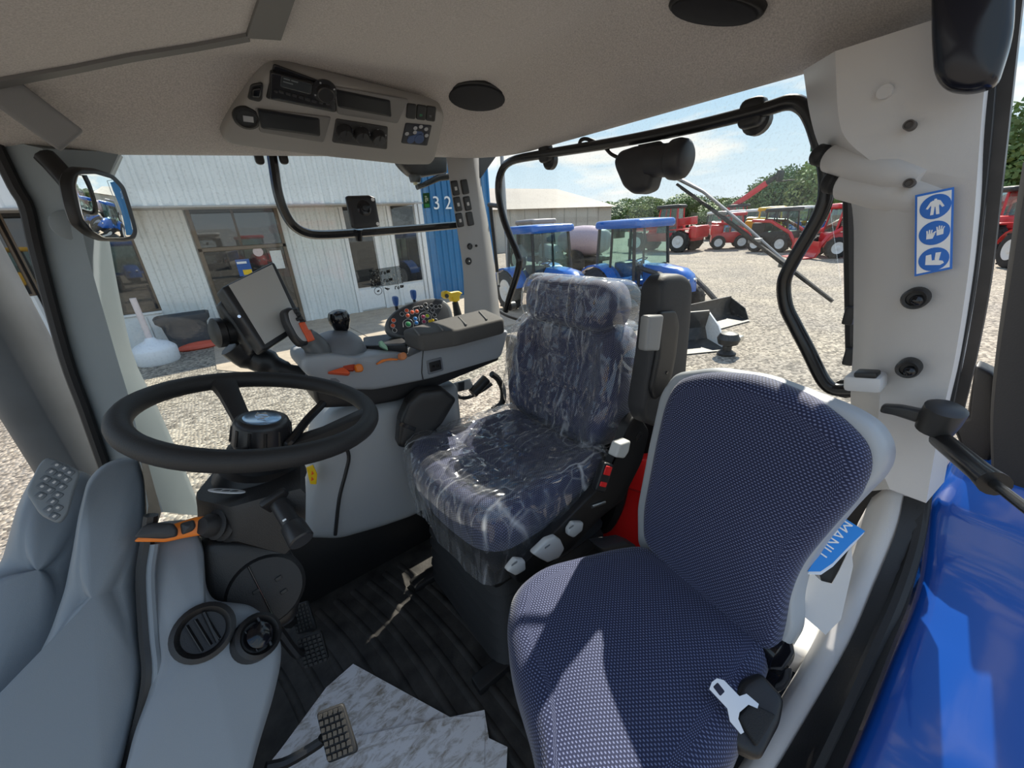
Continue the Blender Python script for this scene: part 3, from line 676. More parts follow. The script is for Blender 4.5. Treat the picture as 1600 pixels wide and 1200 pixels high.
for v in bm.verts:                       # skirt hangs unevenly and droops at the near front corner
    q = v.co-cf.o
    if q.z < .05:
        v.co.z += .03*mnoise.noise(V(q.x*11, q.y*11, 1)) - .05*sm((-q.x-.10)/.15)*sm((-q.y+.02)/.2); v.co += V(q.x, q.y, 0).normalized()*(.02*mnoise.noise(V(q.x*22, q.y*22, 4)))
obj('cushion_film', bm, M_FILM, FC, smooth=30)
w2_ = wr(8.1, .009)
bo = dens(grow([(x, y-.2) for x, y in b_out], .012)); bo = [(x, y+.2) for x, y in bo]
bm = new(); pad(bm, bf, bo, .155, .05, 0, 5, FR_, back=False, c0=-.07, f=lambda u, v: w2_(u, v)+back(u, v)*.8); obj('backrest_film', bm, M_FILM, FC, smooth=30)
w3_ = wr(5.7, .006)
ho = dens(grow([(x, y-.44) for x, y in h_out], .012)); ho = [(x, y+.44) for x, y in ho]
bm = new(); pad(bm, bf, ho, .172, .06, 0, 5, FR_, back=False, c0=-.05, f=w3_); obj('headrest_film', bm, M_FILM, FC, smooth=30)

# ================================================================== passenger (buddy) seat
BS = thing('passenger_seat', 'navy dotted folding passenger seat with grey plastic back shell', 'seat', (.42, .26, 0))
sf = Frame((.42, .26, .39), (0, -1, 0), (0, 0, 1))
pl = [P(797, 1030, Z=.5), P(789, 965, Z=.5), P(800, 915, Z=.5), P(845, 878, Z=.5), P(960, 850, Z=.5), V(.70, .40, 0), V(.69, .105, 0), V(.45, .075, 0), V(.24, .075, 0), V(.15, .11, 0), V(.15, .20, 0), P(838, 1160, Z=.5)]
so = fillet([((q-sf.o).dot(sf.u), (q-sf.o).dot(sf.v)) for q in pl], .05, 5)
bm = new(); pad(bm, sf, so, .12, .045, .012, 5, RG); obj('cushion', bm, M_FAB, BS, smooth=180)
bm = new(); pad(bm, sf.at(0, 0, -.03), [(x*.95, y*.95) for x, y in so], .035, .01); obj('seat_board', bm, GREYD, BS)
bm = new(); box(bm, (.46, .26, .19), (.34, .26, .36), bev=.02); obj('pedestal', bm, BLACK, BS)
PB = F3(P(1000, 850, X=.67), P(1205, 1030, X=.62), P(1045, 600, X=.745))
bp = fillet([PB.uv(*p) for p in ((1001, 852), (1000, 800), (1018, 700), (1034, 630), (1052, 592), (1100, 581), (1180, 587), (1262, 622), (1318, 664), (1350, 700), (1354, 738), (1335, 779), (1283, 837), (1241, 889), (1224, 933), (1217, 985), (1205, 1028), (1172, 1022), (1110, 965), (1050, 900))], .035, 4)
bm = new(); pad(bm, PB, bp, .05, .028, .012, 5, RG, c0=-.045); obj('backrest', bm, M_FAB, BS, smooth=180)
sp_ = fillet([PB.uv(*p, -.05) for p in ((1004, 850), (1003, 790), (1022, 690), (1040, 612), (1062, 582), (1120, 574), (1200, 586), (1275, 614), (1340, 640), (1376, 664), (1393, 695), (1393, 722), (1380, 746), (1338, 788), (1290, 846), (1260, 893), (1250, 935), (1251, 985), (1230, 1019), (1212, 1040), (1185, 1030), (1120, 965), (1055, 900))], .02, 4)
bm = new(); pad(bm, PB, sp_, .05, .016, 0, 4, c0=-.075); obj('back_shell', bm, GREYB, BS)
bm = new(); lathe(bm, Frame(PB.hit(1205, 1012, -.03), (0, 0, 1), (-.2, -1, .1)), [(.030, -.03), (.034, .0), (.034, .02), (.02, .03), (0, .03)], 20); hg = obj('hinge', bm, GLOSS, BS)
bm = new(); lathe(bm, Frame(PB.hit(1207, 1048, -.03), (0, 0, 1), (-.2, -1, .1)), [(.024, -.03), (.026, .02), (.012, .026), (0, .026)], 18); obj('hinge', bm, GLOSS, BS)
# its seat belt: retractor, webbing, steel tongue
SB = thing('seat_belt', 'short black seat belt with steel tongue beside the passenger seat', 'seat belt', (.52, .07, .40))
bfm = Frame(P(1180, 1120, Z=.50), P(1215, 1075, Z=.50)-P(1150, 1150, Z=.50), (-.35, -.25, 1))
bm = new(); pad(bm, bfm.at(0, 0, -.05), fillet([bfm.uv(*p) for p in ((1125, 1120), (1160, 1060), (1190, 1048), (1228, 1090), (1222, 1130), (1190, 1190), (1150, 1170))], .01), .05, .012); obj('retractor', bm, BLACK, SB)
bm = new(); pad(bm, bfm.at(0, 0, 0), fillet([bfm.uv(*p) for p in ((1150, 1122), (1170, 1098), (1210, 1118), (1180, 1168))], .004), .012, .004); obj('webbing', bm, mat('webbing', (.02, .02, .021), .8, bump=.6, bscale=600), SB)
tf = Frame(bfm(0, 0, .022), bfm.u, (-.3, -.35, .9))
tp = [tf.uv(*p) for p in ((1107, 1077), (1111, 1066), (1119, 1060), (1130, 1063), (1154, 1088), (1165, 1084), (1184, 1100), (1182, 1107), (1168, 1101), (1154, 1113), (1152, 1123), (1161, 1144), (1156, 1147), (1139, 1127), (1135, 1107))]
bm = new(); prism(bm, [tf(a, b, 0) for a, b in tp], [tf(a, b, .004) for a, b in tp]); tg = obj('tongue', bm, STEEL, SB)
bm = new(); a, b = tf.uv(1122, 1077); pad(bm, Frame(tf(a, b, .0036), P(1131, 1086, Z=.5)-P(1116, 1070, Z=.5), tf.n), rrect(.014, .011, .002), .001, .0003); obj('tongue_slot', bm, mat('slot_dark', (.01, .01, .03), .6), tg)

# manual in its pocket on the wheel-arch lining
ML = thing('manual_pocket', 'light grey moulded document pocket on the wheel-arch lining', 'pocket', P(1300, 940, X=.74))
mf = Frame(P(1300, 920, X=.745), (0, -1, 0), (-.75, -.1, .62))
o2 = [mf.uv(*p) for p in ((1252, 905), (1270, 896), (1284, 908), (1300, 912), (1312, 890), (1330, 852), (1333, 885), (1314, 968), (1290, 992), (1250, 958))]
bm = new(); prism(bm, [mf(a, b, -.05) for a, b in o2], [mf(a, b, 0) for a, b in o2]); obj('pocket_front', bm, GREYL, ML)
bm = new(); o2 = [mf.uv(*p) for p in ((1276, 880), (1330, 840), (1326, 880), (1302, 914), (1284, 910))]; prism(bm, [mf(a, b, -.06) for a, b in o2], [mf(a, b, -.02) for a, b in o2]); obj('pocket_back', bm, BLACK, ML)
MB = thing('manual', 'bright blue manual tucked behind the passenger seat', 'book', P(1300, 860, X=.735))
bf2 = Frame(P(1300, 860, X=.735), P(1267, 889, X=.735)-P(1322, 811, X=.735), (-.75, -.2, .62))
cov = [bf2.uv(*p) for p in ((1262, 893), (1284, 858), (1322, 811), (1352, 830), (1328, 852), (1301, 880), (1282, 893))]
bm = new(); prism(bm, [bf2(a, b, -.010) for a, b in cov], [bf2(a, b, 0) for a, b in cov]); obj('cover', bm, mat('manual_blue', (.01, .24, .72), .35), MB)
pg = [bf2.uv(*p) for p in ((1262, 898), (1284, 862), (1322, 815), (1353, 833), (1330, 857), (1303, 886), (1284, 899))]
bm = new(); prism(bm, [bf2(a, b, -.022) for a, b in pg], [bf2(a, b, -.011) for a, b in pg]); obj('pages', bm, WHITE, MB)
a, b = bf2.uv(1302, 840); text('lettering', 'MANU', Frame(bf2(a, b, .0006), P(1285, 856, X=.735)-P(1316, 825, X=.735), bf2.n), .026, WHITE, MB)
# red case behind the driver's seat
RC = thing('red_case', "bright red plastic case standing behind the driver's seat", 'case', (1.0, .74, .02))
rf = Frame(P(980, 775, X=1.02), (0, -1, 0), (-.9, -.4, .1))
bm = new(); pad(bm, rf.at(0, 0, -.06), fillet([rf.uv(*p) for p in ((962, 722), (1012, 718), (1010, 780), (1000, 860), (930, 860), (940, 790))], .006), .06, .008); obj('case_body', bm, RED, RC)
bm = new(); fbox(bm, rf, 0, .035, .0, (.14, .004, .012), .001); obj('case_seam', bm, mat('red_dark', (.35, .004, .004), .5), RC)
# ================================================================== steering wheel, column, dash
WC = V(.014, .872, .933); WN = V(.266, -.06, 1).normalized()
wf = Frame(WC, (0, 1, 0), WN)
SW = thing('steering_wheel', 'black steering wheel with two spokes and round centre knob', 'steering wheel', WC-WN*.12)
bm = new(); pts = [wf(.205*math.cos(t*2*math.pi/64), .205*math.sin(t*2*math.pi/64), 0) for t in range(64)]; tube(bm, pts, .0185, 14, closed=True); obj('rim', bm, RUB, SW)
def spoke(ang, w0, w1, c0=-.075):
    d = wf.u*math.cos(ang)+wf.v*math.sin(ang); s = WN.cross(d); rings = []
    for r_, w, h, th in ((.02, w0, c0, .012), (.06, w0*.9, c0*.92, .012), (.11, w0*.85, c0*.62, .012), (.16, w0, c0*.22, .012), (.185, w1*.8, -.004, .014), (.204, w1*1.4, 0, .010)):
        c = WC+d*r_+WN*h
        rings.append([c+s*a*w/2+WN*b*th for a, b in ((-1, -.6), (-.7, -1), (.7, -1), (1, -.6), (1, .6), (.7, 1), (-.7, 1), (-1, .6))])
    bm = new(); loft(bm, rings); return obj('spoke', bm, RUB, SW)
def wang(px, py):
    a, b = wf.uv(px, py); return math.atan2(b, a)
spoke(wang(352, 600), .040, .060); spoke(wang(565, 650), .044, .060); spoke(wang(300, 728), .040, .060)
bm = new(); tube(bm, curve([P(440, 700, R=.79), P(455, 688, R=.79), P(480, 656, R=.85), P(505, 630, R=.90)], 4), .009, 8); obj('wire_spoke', bm, TUBE, SW)
bm = new(); lathe(bm, wf.at(0, 0, -.10), [(.062, -.02), (.060, .02), (.050, .028), (.050, .034), (.053, .036), (.050, .075), (.046, .084), (.040, .087), (.034, .085), (0, .085)], 32); hub = obj('centre_knob', bm, mat('knob_black', (.016, .016, .018), .35), SW)
bm = new(); pad(bm, wf.at(0, 0, -.016), ell(.034, .034, 28), .003, .001, .002); em = obj('emblem', bm, mat('emblem_blue_chrome', (.30, .42, .56), .18, metal=.8), hub)
for poly in ([(-.020, -.004), (-.012, .010), (-.006, -.006), (.0, .012), (.004, .010), (-.004, -.012), (-.012, .0)], [(.006, .012), (.022, .006), (.012, .002), (.020, -.008), (.004, -.010), (.008, .0)]):
    bm = new(); prism(bm, [wf(x, y, -.0115) for x, y in poly], [wf(x, y, -.010) for x, y in poly]); obj('emblem_leaf', bm, CHROME, em)
for k in range(12):
    a = 2*math.pi*k/12; bm = new(); tube(bm, [wf(.0525*math.cos(a), .0525*math.sin(a), -.060), wf(.0495*math.cos(a), .0495*math.sin(a), -.028)], .0035, 6); obj('grip_rib', bm, BLACK, hub)

SCN = thing('steering_column', 'black plastic steering column with lever on each side', 'steering column', V(-.02, .85, .30))
ax = Frame(WC-WN*.115, (0, 1, 0), WN)
bm = new(); lathe(bm, ax, [(.085, -.03), (.075, -.005), (.058, .004), (.055, .02), (0, .02)], 28); obj('collar', bm, BLACK, SCN)
# angular upper cowl
cf_ = Frame(P(395, 785, R=.72), (1, 0, 0), (.25, 0, 1))
def ringpx(lst, r): return [P(x, y, R=r_) for (x, y), r_ in zip(lst, r)]
top = ringpx([(341, 734), (476, 727), (478, 772), (436, 782), (374, 800), (362, 803), (308, 790), (306, 778)], [.86, .86, .70, .69, .67, .67, .72, .74])
ins = [p.lerp(sum(top, V(0, 0, 0))/8, .06)+V(0, 0, .012) for p in top]
bot = ringpx([(345, 800), (470, 800), (477, 835), (445, 866), (372, 846), (362, 846), (310, 838), (312, 820)], [.88, .88, .72, .71, .69, .69, .735, .76])
bm = new(); loft(bm, [ins, top, bot]); obj('cowl', bm, mat('cowl_black', (.017, .017, .018), .5, bump=.4, bscale=500), SCN, smooth=30)
bm = new(); f_ = F3(P(330, 768, R=.715), P(385, 772, R=.715), P(345, 745, R=.80)); a, b = f_.uv(354, 773); pad(bm, f_.at(a, b, .006), ell(.034, .011, 24), .002, .001); lb = obj('chrome_label', bm, mat('label_silver', (.6, .62, .64), .4), SCN)
for dx in (-.016, .0, .014):
    bm = new(); pad(bm, f_.at(a+dx, b-.001+abs(dx)*.1, .008), fillet([(-.006, -.004), (.005, -.002), (.006, .003), (-.003, .002)], .001), .0006, .0002, inner=()); obj('label_mark', bm, BLACK, lb)
# lower body of the column with its round side covers
lf = Frame(P(400, 905, R=.76), ray(900, 905)-ray(0, 905), -ray(400, 905)); lf = Frame(lf.o, (1, .25, 0), (.1, -.92, .38))
bm = new(); o2 = [lf.uv(*p) for p in ((310, 840), (380, 836), (446, 846), (466, 880), (472, 925), (460, 970), (425, 985), (330, 945), (316, 925))]; pad(bm, lf.at(0, 0, -.10), fillet(o2, .02), .12, .02); obj('lower_cover', bm, BLACK, SCN)
bm = new(); a, b = lf.uv(414, 918); lathe(bm, lf.at(a, b, .012), [(.070, -.02), (.070, .004), (.062, .014), (0, .016)], 36); rc = obj('round_cover', bm, mat('cover_black', (.020, .020, .021), .55, bump=.3, bscale=500), SCN)
bm = new(); tube(bm, [lf(a-.008, b-.062, .029), lf(a-.008, b+.062, .029)], .0015, 6); obj('seam', bm, GLOSS, rc)
for q in ((432, 898), (440, 918), (398, 918)):
    bm = new(); c, d = lf.uv(*q); pad(bm, lf.at(c, d, .027), rrect(.012, .007, .002), .003, .001); obj('mould_mark', bm, BLACK, rc)
# shuttle lever
hf = Frame(P(280, 825, R=.66), P(340, 815, R=.66)-P(215, 840, R=.66), (.05, -.85, .5))
SH = thing('shuttle_lever', 'orange and black paddle lever on the steering column', 'lever', P(345, 815, R=.68))
def hpoly(l, c0, c1, m, name, par=SH):
    o2 = [hf.uv(*p) for p in l]; bm = new(); pad(bm, hf, fillet(o2, .004, 3), c1-c0, .005, .002, c0=c0); return obj(name, bm, m, par)
z2 = lambda l: [(160+x/3, 560+y/3) for x, y in l]
pd_ = hpoly(z2([(150, 858), (200, 812), (345, 772), (440, 742), (500, 738), (516, 780), (494, 822), (380, 842), (300, 860)]), -.012, .012, ORANGE, 'paddle')
hpoly(z2([(160, 836), (196, 788), (240, 768), (335, 768), (362, 800), (358, 832), (300, 842)]), .008, .024, mat('pad_black', (.03, .03, .032), .5), 'grip_pad', pd_)
hpoly(z2([(370, 772), (434, 754), (444, 786), (430, 806), (378, 826)]), .010, .020, mat('pad_black', (.03, .03, .032), .5), 'thumb_pad', pd_)
bm = new(); a = P(320, 822, R=.665); b = P(372, 815, R=.72); n_ = (b-a).normalized(); L = (b-a).length
lathe(bm, Frame(a, (0, 0, 1), n_), [(.014, -.005), (.020, .006), (.019, L*.25), (.026, L*.3), (.022, L*.42), (.030, L*.5), (.026, L*.62), (.034, L*.72), (.034, L)], 20); obj('bellows', bm, RUB, SH)
# indicator stalk
ST = thing('indicator_stalk', 'short black twist-end stalk pointing down from the steering column', 'stalk', P(436, 790, R=.69))
a = P(436, 786, R=.69); b = P(472, 846, R=.655); n_ = (b-a).normalized(); L = (b-a).length
bm = new(); fbox(bm, Frame(a-n_*.006, (0, 1, 0), n_), 0, 0, 0, (.046, .046, .014), .006); obj('base_plate', bm, BLACK, ST)
bm = new(); lathe(bm, Frame(a, (0, 0, 1), n_), [(.015, 0), (.015, L*.55), (.017, L*.57), (.019, L*.6), (.0205, L*.97), (.018, L), (0, L)], 24); sk = obj('stalk_barrel', bm, mat('stalk_black', (.022, .022, .024), .4), ST)
sfm = Frame(a+n_*L*.45, n_.cross(ray(450, 800)), -ray(450, 810))
for i in range(3):
    bm = new(); pad(bm, sfm.at(-.006+.007*i, .004-.008*i, .0155), rrect(.006, .003, .001), .0005, .0001, inner=()); obj('stalk_symbol', bm, WHITE, sk)

# dashboard: three moulded grey bodies
DB = thing('dashboard', 'grey moulded dashboard with keypad and two round air vents', 'dashboard', V(-.2, .6, .2))
DGREY = mat('dash_grey', (.18, .21, .24), .42, bump=.12, bscale=900)
n_ = V(.30, -.78, .55)
d1 = Frame(P(50, 930, R=.607), (.9, .4, 0), n_)
o1 = fillet([d1.uv(*p) for p in ((-120, 1230), (-110, 930), (-10, 888), (6, 838), (22, 782), (44, 740), (66, 716), (110, 722), (150, 734), (156, 775), (150, 830), (140, 880), (130, 930), (115, 990), (80, 1060), (20, 1130), (-70, 1230))], .02, 3)
bm = new(); pad(bm, d1, o1, .12, .05, .012, 6, (.85, .7, .5, .3, .15), c0=-.12); obj('binnacle', bm, DGREY, DB, smooth=70)
d2 = Frame(P(150, 960, R=.585), (.9, .4, 0), n_)
o2 = fillet([d2.uv(*p) for p in ((112, 860), (122, 800), (136, 745), (160, 720), (190, 709), (217, 708), (228, 742), (232, 800), (224, 850), (216, 900), (220, 990), (225, 1050), (216, 1112), (194, 1195), (160, 1290), (-130, 1290), (-110, 1190), (-20, 1130), (40, 1062), (78, 985), (100, 920))], .012, 3)
bm = new(); pad(bm, d2, o2, .16, .028, .012, 6, (.85, .7, .5, .3, .15), c0=-.16); obj('cowl_panel', bm, DGREY, DB, smooth=70)
d3 = Frame(P(320, 1020, R=.62), (.95, .3, 0), (.20, -.70, .70))
o3 = fillet([d3.uv(*p) for p in ((236, 812), (300, 806), (318, 850), (322, 915), (334, 936), (392, 942), (428, 968), (443, 1004), (441, 1042), (428, 1096), (408, 1160), (384, 1250), (180, 1260), (206, 1150), (232, 1080), (238, 1040), (232, 990), (228, 920), (232, 850))], .016, 4)
bm = new(); pad(bm, d3, o3, .14, .022, .012, 6, (.85, .7, .5, .3, .15), c0=-.14); vp = obj('vent_panel', bm, mat('dash_grey2', (.22, .245, .27), .42, bump=.12, bscale=900), DB, smooth=70)
bm = new(); rb = [(236, 805, .63), (230, 850, .63), (224, 900, .62), (229, 990, .60), (234, 1050, .585), (224, 1112, .575), (200, 1200, .56)]
tube(bm, curve([P(x, y, R=r_+.005) for x, y, r_ in rb], 4), .010, 8); obj('gap_seal', bm, BLACK, DB)
bm = new(); tube(bm, curve([P(x+12, y, R=r_+.004) for x, y, r_ in rb[1:]], 4), .006, 8); obj('edge_bead', bm, DGREY, DB)
bm = new(); A = [P(218, 709, R=.64), P(232, 790, R=.64), P(222, 850, R=.63)]; B = [P(228, 712, R=.72), P(252, 800, R=.72), P(234, 860, R=.70)]; ribbon(bm, A, B, .004); obj('side_return', bm, mat('ret', (.10, .11, .12), .5), DB)
# keypad
kf = Frame(P(84, 768, R=.592), P(104, 806, R=.592)-P(74, 717, R=.605), n_); kf = Frame(kf.o, P(126, 738, R=.59)-P(74, 717, R=.59), (.28, -.82, .5))
ko = fillet([kf.uv(*p) for p in ((42, 771), (62, 728), (74, 716), (106, 727), (127, 739), (118, 764), (106, 806), (94, 820), (64, 806))], .008, 3)
bm = new(); pad(bm, kf, ko, .016, .004, .0); kp = obj('keypad', bm, mat('keypad_grey', (.17, .195, .215), .5), DB)
z1 = lambda x, y: (x/2.308, 680+y/2.308)
KEYM = mat('key_grey', (.115, .135, .155), .5)
for i, (x, y) in enumerate(((205, 108), (185, 132), (165, 158), (152, 185), (147, 218), (232, 120), (215, 145), (196, 170), (178, 198), (250, 135), (238, 160), (222, 186), (208, 216), (190, 240), (178, 268), (208, 262), (196, 292))):
    a, b = kf.uv(*z1(x, y), .016); bm = new(); pad(bm, kf.at(a, b, .014), rrect(.011, .0095, .003), .0035, .0015, .0005); k_ = obj('key', bm, KEYM, kp)
    bm = new(); pad(bm, kf.at(a, b, .0178), rrect(.0028, .0042, .0005, 1) if i % 3 else ell(.002, .002, 8), .0004, .0001, inner=()); obj('key_symbol', bm, mat('dim_white', (.5, .5, .5), .5), k_)
# air vents
for (px, py, ra, rb_, tilt) in ((318, 988, .043, .033, .12), (403, 994, .026, .033, -.5)):
    a, b = d3.uv(px, py, .01); vf = Frame(d3(a, b, .016), d3.u, d3.n+d3.u*(.35 if tilt < 0 else 0))
    bm = new(); lathe(bm, vf, [(.043 if ra > .03 else .036, -.03), (.043 if ra > .03 else .036, .004), (.036 if ra > .03 else .030, .007), (.031 if ra > .03 else .026, .002), (.029 if ra > .03 else .024, -.003), (0, -.004)], 32); v_ = obj('air_vent', bm, BLACK, DB)
    for s_ in (-.012, .0, .012):
        bm = new(); fbox(bm, Frame(vf(s_, 0, .001), vf.u*.8+vf.n*.6, vf.n-vf.u*.6), 0, 0, 0, (.0015, .048 if ra > .03 else .038, .006)); obj('vane', bm, BLACK, v_)
    if ra < .03:
        bm = new(); lathe(bm, vf.at(0, 0, -.003), [(.021, 0), (.020, .010), (.012, .014), (0, .013)], 24); obj('shutter', bm, GLOSS, v_)
    bm = new(); tube(bm, [vf(.008, -.026, .001), vf(.012, .026, .002)], .003, 6); obj('spoke_bar', bm, BLACK, v_)

# ------------------------------------------------------------------ pedals
def pedal(name, label, px, z, arm):
    pf_ = F3(P(*px[0], Z=z+.03), P(*px[1], Z=z+.03), P(*px[2], Z=z-.03)); o_ = [pf_.uv(*p) for p in px]
    t = thing(name, label, 'pedal', pf_(o_[2][0]/2, o_[2][1]/2, 0))
    bm = new(); pad(bm, pf_.at(0, 0, -.012), fillet(o_, .008, 3), .014, .004); obj('pad_plate', bm, RUB, t)
    bm = new(); cx = sum(p[0] for p in o_)/len(o_); cy = sum(p[1] for p in o_)/len(o_)
    us = (Vector(o_[1])-Vector(o_[0])); vs = (Vector(o_[-1])-Vector(o_[0])); nu, nv = 5, 7
    for i in range(nu):
        for j in range(nv):
            q = Vector(o_[0])+us*((i+.5)/nu)*.94+vs*((j+.5)/nv)*.94+us*.03+vs*.03
            box(bm, pf_(q.x, q.y, .004), (us.length/nu*.62, vs.length/nv*.58, .008), Matrix((pf_.u, pf_.v, pf_.n)).transposed())
    k = obj('tread', bm, mat('tread_rubber', (.045, .043, .04), .7), t); k['kind'] = 'stuff'
    bm = new(); tube(bm, curve([pf_((o_[0][0]+o_[-1][0])/2, (o_[0][1]+o_[-1][1])/2, -.016)]+[P(x, y, Z=zz) for x, y, zz in arm], 4), .011, 8); obj('arm', bm, BLACK, t)
pedal('brake_pedal', 'upper black brake pedal next to the steering column', [(453, 948), (481, 938), (496, 984), (463, 992)], .27, [(452, 975, .32), (430, 960, .52)])
pedal('brake_pedal', 'lower black brake pedal next to the grey dash edge', [(463, 998), (502, 985), (514, 1030), (476, 1046)], .25, [(462, 1020, .30), (428, 975, .50)])
pedal('clutch_pedal', 'large black clutch pedal above the paper sheets', [(494, 1114), (536, 1098), (560, 1175), (512, 1194)], .24, [(500, 1160, .22), (450, 1190, .22), (415, 1200, .24)])
# dirty paper floor sheets
def paper_mat():
    m = bpy.data.materials.new('dirty_paper'); m.use_nodes = True; t = m.node_tree; b = t.nodes['Principled BSDF']
    tc = N(t, 'ShaderNodeTexCoord'); mp = N(t, 'ShaderNodeMapping'); mp.inputs['Scale'].default_value = (1, 2.2, 1); mp.inputs['Rotation'].default_value = (0, 0, .8)
    t.links.new(tc.outputs['Object'], mp.inputs[0])
    n1 = N(t, 'ShaderNodeTexNoise', Scale=22, Detail=8, Roughness=.7, Distortion=.6); t.links.new(mp.outputs[0], n1.inputs[0])
    r = N(t, 'ShaderNodeValToRGB'); e = r.color_ramp.elements; e[0].position = .33; e[0].color = (.33, .27, .21, 1); e[1].position = .53; e[1].color = (.80, .775, .78, 1)
    t.links.new(n1.outputs[0], r.inputs[0]); t.links.new(r.outputs[0], b.inputs['Base Color']); b.inputs['Roughness'].default_value = .8
    return m
PAP = paper_mat()
for lab, poly, z in (('muddy white paper sheet under the clutch pedal', ((552, 1038), (712, 1126), (650, 1240), (420, 1195), (440, 1170), (510, 1075)), .014),
                     ('muddy white paper sheet nearest the passenger seat', ((690, 1124), (757, 1110), (764, 1154), (793, 1168), (790, 1230), (690, 1245)), .016),
                     ('muddy white paper sheet with a straight overlapped edge', ((556, 1152), (700, 1121), (758, 1120), (756, 1240), (548, 1250)), .019)):
    pts = [P(x, y, Z=z) for x, y in poly]; bm = new(); prism(bm, pts, [p+V(0, 0, .0025) for p in pts]); tag(obj('paper_sheet', bm, PAP, None), lab, 'paper', 'paper sheets on the cab floor')
# ================================================================== overhead console
OC = thing('overhead_console', 'grey roof console with radio, pockets, dials and switches', 'console', P(520, 170, Y=1.27))
of = F3(P(350, 205, Y=1.35), P(670, 240, Y=1.35), P(430, 95, Y=1.19))
zo = lambda x, y: (330+x/3.2, 60+y/3.2)
CG = mat('roof_console_grey', (.30, .29, .275), .5, bump=.1, bscale=900); CG2 = mat('recess_grey', (.17, .165, .16), .55); DK = mat('recess_black', (.008, .008, .009), .3)
def op(pts, c, t, m, name, par=OC, r=.004, fl=.006, crown=0):
    bm = new(); pad(bm, of, fillet([of.uv(*zo(*p), c) for p in pts], fl, 4), t, r, crown, c0=c); return obj(name, bm, m, par)
op([(30, 430), (55, 375), (205, 170), (265, 108), (320, 93), (385, 103), (1085, 288), (1135, 310), (1146, 345), (1100, 560), (1080, 584), (950, 584), (600, 549), (230, 494), (55, 464)], -.04, .045, CG, 'body', r=.016, fl=.03)
rad = op([(310, 122), (612, 236), (626, 366), (272, 296)], .004, .005, DK, 'radio_bay')
rd = op([(292, 150), (612, 240), (618, 356), (285, 288)], .008, .012, mat('radio_black', (.012, .012, .014), .25), 'radio')
op([(350, 183), (507, 230), (500, 280), (343, 240)], .020, .002, mat('radio_display', (.035, .04, .045), .2), 'display', rd)
a, b = of.uv(*zo(567, 266), .02)
bm = new(); lathe(bm, of.at(a, b, .018), [(.030, 0), (.029, .003), (.020, .004), (.020, .014), (.018, .016), (0, .016)], 28); kn = obj('volume_knob', bm, mat('knob_b', (.02, .02, .022), .3), rd)
for k in range(4):
    an = k*math.pi/2+.5; bm = new(); fbox(bm, of.at(a, b, .022), .0245*math.cos(an), .0245*math.sin(an), 0, (.004, .004, .001)); obj('tick', bm, mat('tick_grey', (.35, .36, .38), .4), kn)
for i in range(6):
    x = 350+i*33; y = 262+i*9.5; op([(x-11, y-7), (x+11, y-1), (x+10, y+12), (x-12, y+6)], .019, .003, mat('radio_key', (.03, .03, .033), .3), 'radio_key', rd, r=.001, fl=.001)
for x, y in ((322, 262), (528, 240), (606, 268), (548, 318), (582, 324), (608, 300)):
    op([(x-9, y-7), (x+9, y-3), (x+8, y+8), (x-10, y+4)], .019, .003, mat('radio_key', (.03, .03, .033), .3), 'radio_key', rd, r=.001, fl=.001)
for i, s_ in enumerate(((362, 196, 395, 206), (400, 207, 435, 217), (360, 212, 410, 226))):
    op([(s_[0], s_[1]), (s_[2], s_[3]), (s_[2]-1, s_[3]+6), (s_[0]-1, s_[1]+6)], .0225, .0006, mat('display_text', (.13, .15, .16), .4), 'display_line', rd, r=.0002, fl=.001)
def pocket(outer, inner, name):
    f_ = op(outer, .003, .006, CG2, name); op(inner, .008, .003, DK, 'pocket_shade', f_)  # black slab stands in for the shade inside the open pocket
pocket([(606, 232), (985, 300), (930, 420), (628, 372)], [(622, 252), (896, 308), (902, 392), (632, 342)], 'storage_pocket')
pocket([(218, 342), (598, 388), (560, 515), (240, 462)], [(228, 348), (542, 398), (546, 488), (248, 448)], 'storage_pocket')
kp_ = op([(622, 396), (882, 438), (878, 550), (602, 514)], .003, .006, mat('heater_panel', (.03, .03, .031), .45), 'heater_panel')
for x, y in ((666, 466), (750, 478), (834, 492)):
    a, b = of.uv(*zo(x, y), .01); bm = new(); lathe(bm, of.at(a, b, .008), [(.024, 0), (.022, .004), (.0205, .016), (.018, .020), (0, .020)], 24); q = obj('heater_dial', bm, mat('knob_b', (.02, .02, .022), .3), kp_)
    bm = new(); fbox(bm, of.at(a, b, .0285), 0, .010, 0, (.003, .016, .002)); obj('pointer', bm, BLACK, q)
    for k in (-1, 0, 1):
        op([(x-4+k*38, y-38+abs(k)*26), (x+4+k*38, y-37+abs(k)*26), (x+4+k*38, y-30+abs(k)*26), (x-4+k*38, y-31+abs(k)*26)], .009, .0006, mat('tick_grey', (.35, .36, .38), .4), 'dial_mark', kp_, r=.0002, fl=.001)
for i, (x, y) in enumerate(((998, 360), (1048, 366), (1096, 372))):
    q = op([(x-20, y-40), (x+28, y-33), (x+20, y+40), (x-26, y+34)], .004, .006, BLACK, 'rocker_switch', r=.003)
    if i: op([(x-6, y+10), (x+9, y+12), (x+7, y+25), (x-8, y+23)], .009, .001, mat('green_led', (.05, .25, .13), .4) if i == 1 else mat('tick_grey', (.35, .36, .38), .4), 'symbol', q, r=.0003, fl=.001)
dp = op([(970, 420), (1103, 433), (1080, 535), (948, 522)], .004, .004, mat('lamp_panel', (.02, .022, .03), .35), 'work_lamp_panel')
TB = mat('tractor_print', (.05, .085, .19), .4)
for pl_ in ([(985, 490), (1060, 470), (1062, 500), (984, 510)], [(1020, 462), (1054, 465), (1056, 492), (1026, 490)]): op(pl_, .0075, .001, TB, 'tractor_symbol', dp, r=.0003, fl=.002)
